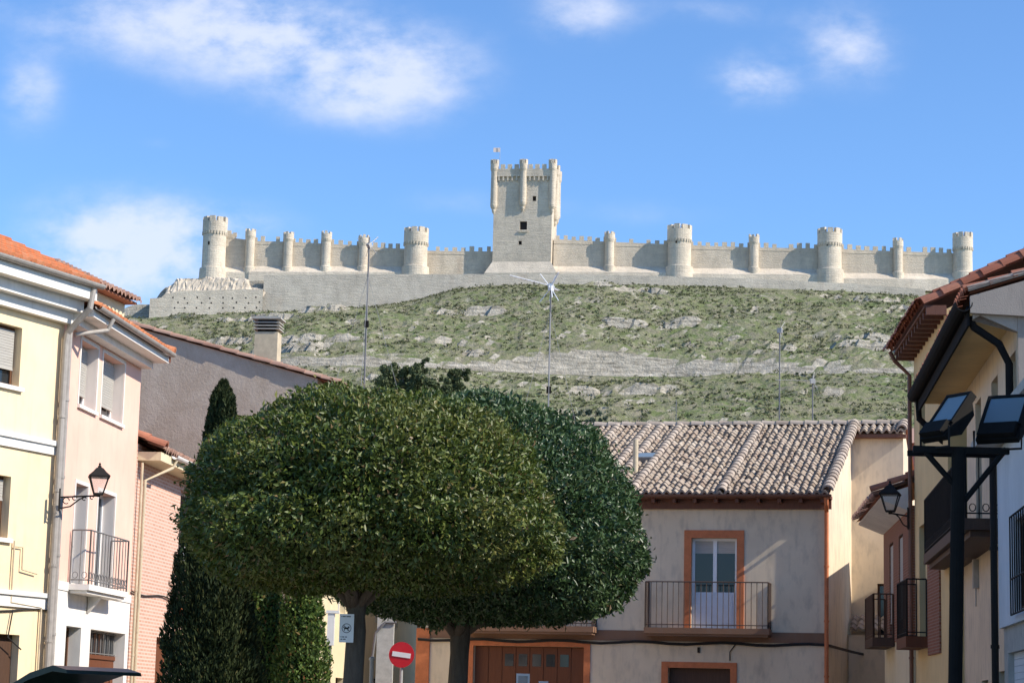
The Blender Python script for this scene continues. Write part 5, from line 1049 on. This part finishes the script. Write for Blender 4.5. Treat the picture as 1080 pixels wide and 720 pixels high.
hedge('broad bright green bush beneath the olive clipped tree, beside the cypress', 280, 600, 66, 42, 5, 16000)
hedge('bright green bush with a few orange sprigs, under the olive clipped tree beside its trunk', 322, 596, 58, 41.5, 9, 15000)

# ------------------------------------------------------------------ street objects
# floodlight mast
Ym = 24.0; pb_ = P(1005, 760, Ym); pt_ = P(1011, 474, Ym); fm = thing('floodlight_mast', 'black steel mast with crossbar carrying two floodlights on the right', 'lamp post', (pb_.x, Ym, 0)); dx = pt_.x - pb_.x
mb = MB(); mb.tube([(-.02, 0, 0), (dx, 0, pt_.z + .02)], .075, 14); mb.lathe([(.16, 0), (.16, .03), (.1, .05)], (-.02, 0, 0), 14); mb.build('pole', M['black_plastic'], fm)
xl, xr = P(963, 474, Ym).x - pb_.x, P(1064, 472, Ym).x - pb_.x; zc = pt_.z
mb = MB(); mb.box(xl, xr, -.035, .035, zc - .04, zc + .03); mb.box(xl, xr, .3, .36, zc - .04, zc + .02)
for a, b in (((xl + .14, -.04), (dx - .02, -.42)), ((xr - .03, .02), (dx + .06, -.55))): mb.tube([(a[0], 0, zc + a[1]), (b[0], 0, zc + b[1])], .032, 6)
mb.build('crossbar', M['black_plastic'], fm)
def flood(px, py, yaw, tilt, label, w=.46, h=.6):
    c = P(px, py, Ym); m0 = Matrix.Translation((0, 0, 0)); o = thing('floodlight', label, 'floodlight', (c.x, Ym - .02, zc + .03), yaw, 'floodlights on the mast crossbar')
    m = Matrix.Translation((0, 0, .08)) @ Matrix.Rotation(tilt, 4, 'X')
    mb = MB(); mb.box(-w / 2, w / 2, -.02, .05, 0, h, m); mb.prism([(.05, .05), (.05, h - .05), (.17, h * .75), (.17, h * .3)], 'x', -w / 2 + .04, w / 2 - .04)
    k0 = len(mb.v) - 8
    for k in range(k0, len(mb.v)): mb.v[k] = tuple(m @ Vector(mb.v[k]))
    for a, b, cc, d in ((-w / 2, w / 2, h - .035, h), (-w / 2, w / 2, h * .30, h * .35), (-w / 2, -w / 2 + .035, h * .35, h - .035), (w / 2 - .035, w / 2, h * .35, h - .035)): mb.box(a, b, -.045, -.021, cc, d, m)
    mb.box(-w / 2 + .03, w / 2 - .03, -.09, -.021, .02, h * .29, m); hs_ = mb.build('housing', M['black_plastic'], o)
    mb = MB(); mb.box(-w / 2 + .036, w / 2 - .036, -.032, -.023, h * .352, h - .037, m); mb.build('front_glass', M['glass_flood'], hs_)
    mb = MB(); mb.tube([(-w / 2 - .03, .02, .2), (-w / 2 - .03, .02, -.02), (w / 2 + .03, .02, -.02), (w / 2 + .03, .02, .2)], .014, 6); mb.build('yoke', M['iron'], o)
flood(984, 468, R(-62), R(-38), 'floodlight over the left end of the mast crossbar, turned towards the square', .42, .64); flood(1051, 468, R(-34), R(-38), 'floodlight over the right end of the mast crossbar, facing nearly forwards', .48, .66)
# no entry sign
ns = P(423.5, 690, 50); o = thing('no_entry_sign', 'round red no entry sign with white bar beside the dark tree trunk', 'traffic sign', (ns.x, 50, 0), R(-6)); r = 13.3 * 50 / F_PX
mb = MB(); mb.tube([(0, .05, 0), (0, .05, ns.z + r * .6)], .035, 10); mb.build('post', M['galv'], o); m = Matrix.Translation((0, 0, ns.z)) @ Matrix.Rotation(R(90), 4, 'X')
mb = MB(); pts_ = [(r, -.012), (r, .012)]; mb.lathe(pts_, n=40); mb.v = [tuple(m @ Vector(v)) for v in mb.v]; sg2 = mb.build('disc', M['sign_red'], o)
mb = MB(); m2 = Matrix.Translation((0, -.02, ns.z)) @ Matrix.Rotation(R(7), 4, 'Y'); mb.box(-r * .73, r * .73, -.006, .004, -r * .19, r * .19, m2); mb.build('white_bar', M['sign_white'], sg2)
# dog sign on trunk
Ys = 27.78; q = P(365.5, 662, Ys); o = thing('notice_sign', 'small white notice with a crossed-out dog on the grey tree trunk', 'sign', (q.x, Ys, q.z), R(3)); w, h = 15 * Ys / F_PX / 2, 29.5 * Ys / F_PX / 2
mb = MB(); mb.box(-w, w, -.006, .006, -h, h); bd = mb.build('board', M['sign_white'], o); mb = MB(); e = -.0065
mb.tube([(w * .62 * math.cos(t), e - .001, w * .62 * math.sin(t) + .0) for t in [k * 2 * math.pi / 24 for k in range(25)]], .0035, 5); mb.tube([(-w * .42, e - .002, w * .42), (w * .42, e - .002, -w * .42)], .0035, 5)
mb.box(-.03, .025, e - .002, e + .0, -.012, .01); mb.box(.018, .036, e - .003, e + .0, .0, .022); mb.box(-.03, -.022, e - .003, e, -.032, -.01); mb.box(.014, .022, e - .003, e, -.032, -.01); mb.box(-.04, -.03, e - .003, e, .004, .02)
mb.build('dog_symbol', M['sign_black'], bd); mb = MB()
for z, segs in ((h * .82, (.1, .5, .7)), (-h * .62, (.15, .35, .3)), (-h * .78, (.3, .4))):
    x = -w * .8
    for s in segs: mb.box(x, x + s * w * .9, e - .001, e + .001, z - .005, z + .006); x += s * w * .9 + .008
mb.build('print', M['sign_black'], bd)
# concrete utility post
q = P(406, 690, 51.5); o = thing('utility_post', 'grey concrete post with bent pipe behind the no entry sign', 'post', (q.x, 51.5, 0)); mb = MB(); zt_ = P(406, 640, 51.5).z; mb.box(-.19, .19, -.17, .17, 0, zt_); mb.build('shaft', M['concrete'], o); mb = MB(); mb.tube([(-.28, -.2, 0), (-.28, -.2, zt_ - 1.2), (-.22, -.2, zt_ - .6), (0, -.2, zt_ - .35), (.25, -.2, zt_ - .35)], .03, 8); mb.build('bent_pipe', M['iron_grey'], o)
# low metal post lamp near trunk
q = P(392, 705, 36); o = thing('bollard_post', 'slim bright metal post beside the grey tree trunk', 'post', (q.x, 36, 0.0)); mb = MB(); zt_ = P(392, 696, 36).z; mb.tube([(0, 0, 0), (0, 0, zt_)], .035, 10); mb.lathe([(.05, zt_), (.05, zt_ + .04), (.02, zt_ + .06)], (0, 0, 0), 10); mb.build('shaft', M['galv'], o)
# small signs at the bottom edge
for (px, py, w, h, Y, lab) in ((551.5, 719, 7, 9, 40, 'small white bordered sign plate on a post before the garage door, the taller one'), (573, 725, 5, 7, 40, 'lower white sign plate on a post before the garage door, at its right')):
    q = P(px, py, Y); k = Y / F_PX; o = thing('sign_plate', lab, 'sign', (q.x, Y, 0), 0, 'sign plates before the garage'); mb = MB(); mb.tube([(0, .03, 0), (0, .03, q.z)], .02, 8); mb.build('post', M['galv'], o); mb = MB(); mb.box(-w * k, w * k, -.01, .008, q.z - h * k, q.z + h * k); p_ = mb.build('plate', M['sign_white'], o); mb = MB(); mb.box(-w * k * .7, w * k * .7, -.014, -.0105, q.z - h * k * .75, q.z + h * k * .75); mb.build('plate_face', M['stonegrey'], p_)
# small white cabinet on the far house wall, seen under the crown
q = P(349, 662, 46); o = thing('wall_lamp_box', 'small white box on a bracket beside the bright bush', 'box', (q.x, 46, q.z)); mb = MB(); mb.box(-.07, .07, -.08, .08, -.35, .3); mb.box(-.1, .16, -.1, .1, .3, .36); mb.build('housing', M['sign_white'], o); mb = MB(); mb.tube([(0, .0, -.3), (0, .0, -q.z)], .03, 8); mb.build('post', M['iron_grey'], o)
# van with raised tailgate
Yv = 30.0; q = P(109, 704, Yv); van = thing('van', 'dark green van with raised tailgate in front of the pink house', 'van', (q.x - .72 * math.sin(R(60)), Yv + .72 * math.cos(R(60)), 0), R(60))
def hull(prof, w0, w1, z0, z1, name, mat, parent):
    mb = MB(); mb.prism(prof, 'x', -w0, w0); return mb.build(name, mat, parent)
side = [(0.0, .45), (0, 1.0), (.12, 1.55), (.3, 1.78), (2.2, 1.82), (2.9, 1.2), (3.9, 1.02), (4.1, .75), (4.1, .35), (.05, .35)]
mb = MB(); mb.prism([(a - 0, b) for a, b in side], 'x', -.85, .85)
for v in range(len(mb.v)):
    x, y, z = mb.v[v]
    if z > 1.1: mb.v[v] = (x * .87, y, z)
body = mb.build('body', M['car'], van)
mb = MB(); 
for s in (-1, 1): mb.poly([(s * .80, .4, 1.12), (s * .80, 2.6, 1.12), (s * .745, 2.1, 1.7), (s * .745, .5, 1.7)])
mb.poly([(-.68, 2.30, 1.80), (.68, 2.30, 1.80), (.78, 2.93, 1.22), (-.78, 2.93, 1.22)]); mb.build('window', M['glass'], body)
for s in (-1, 1):
    mb = MB(); mb.box(s * .8 - .05, s * .8 + .05, -.02, .05, .8, 1.3); mb.build('tail_lamp', M['lamp_red'], van)
    for y in (.8, 3.3):
        mb = MB(); m = Matrix.Translation((s * .8, y, .33)) @ Matrix.Rotation(R(90), 4, 'Y'); mb.lathe([(.2, -.1), (.33, -.09), (.33, .09), (.2, .1)], n=24); mb.v = [tuple(m @ Vector(v)) for v in mb.v]; wh = mb.build('wheel', M['rubber'], van); mb = MB(); mb.lathe([(.19, -.105), (.19, .105)], n=20); mb.v = [tuple(m @ Vector(v)) for v in mb.v]; mb.build('rim', M['galv'], wh)
mb = MB(); L = 1.05; m = Matrix.Translation((0, .28, 1.8)) @ Matrix.Rotation(R(-20), 4, 'X')
prof = [(0, .02), (-.45, .07), (-.85, .03), (-L, -.1), (-L, -.15), (-.82, -.04), (-.4, -.01), (0, -.04)]; mb.prism(prof, 'x', -.76, .76); mb.v = [tuple(m @ Vector(v)) for v in mb.v]; tg_ = mb.build('tailgate', M['car'], van)
mb = MB(); mb.box(-.6, .6, -.72, -.1, .072, .078, m); mb.build('rear_window', M['glass'], tg_)
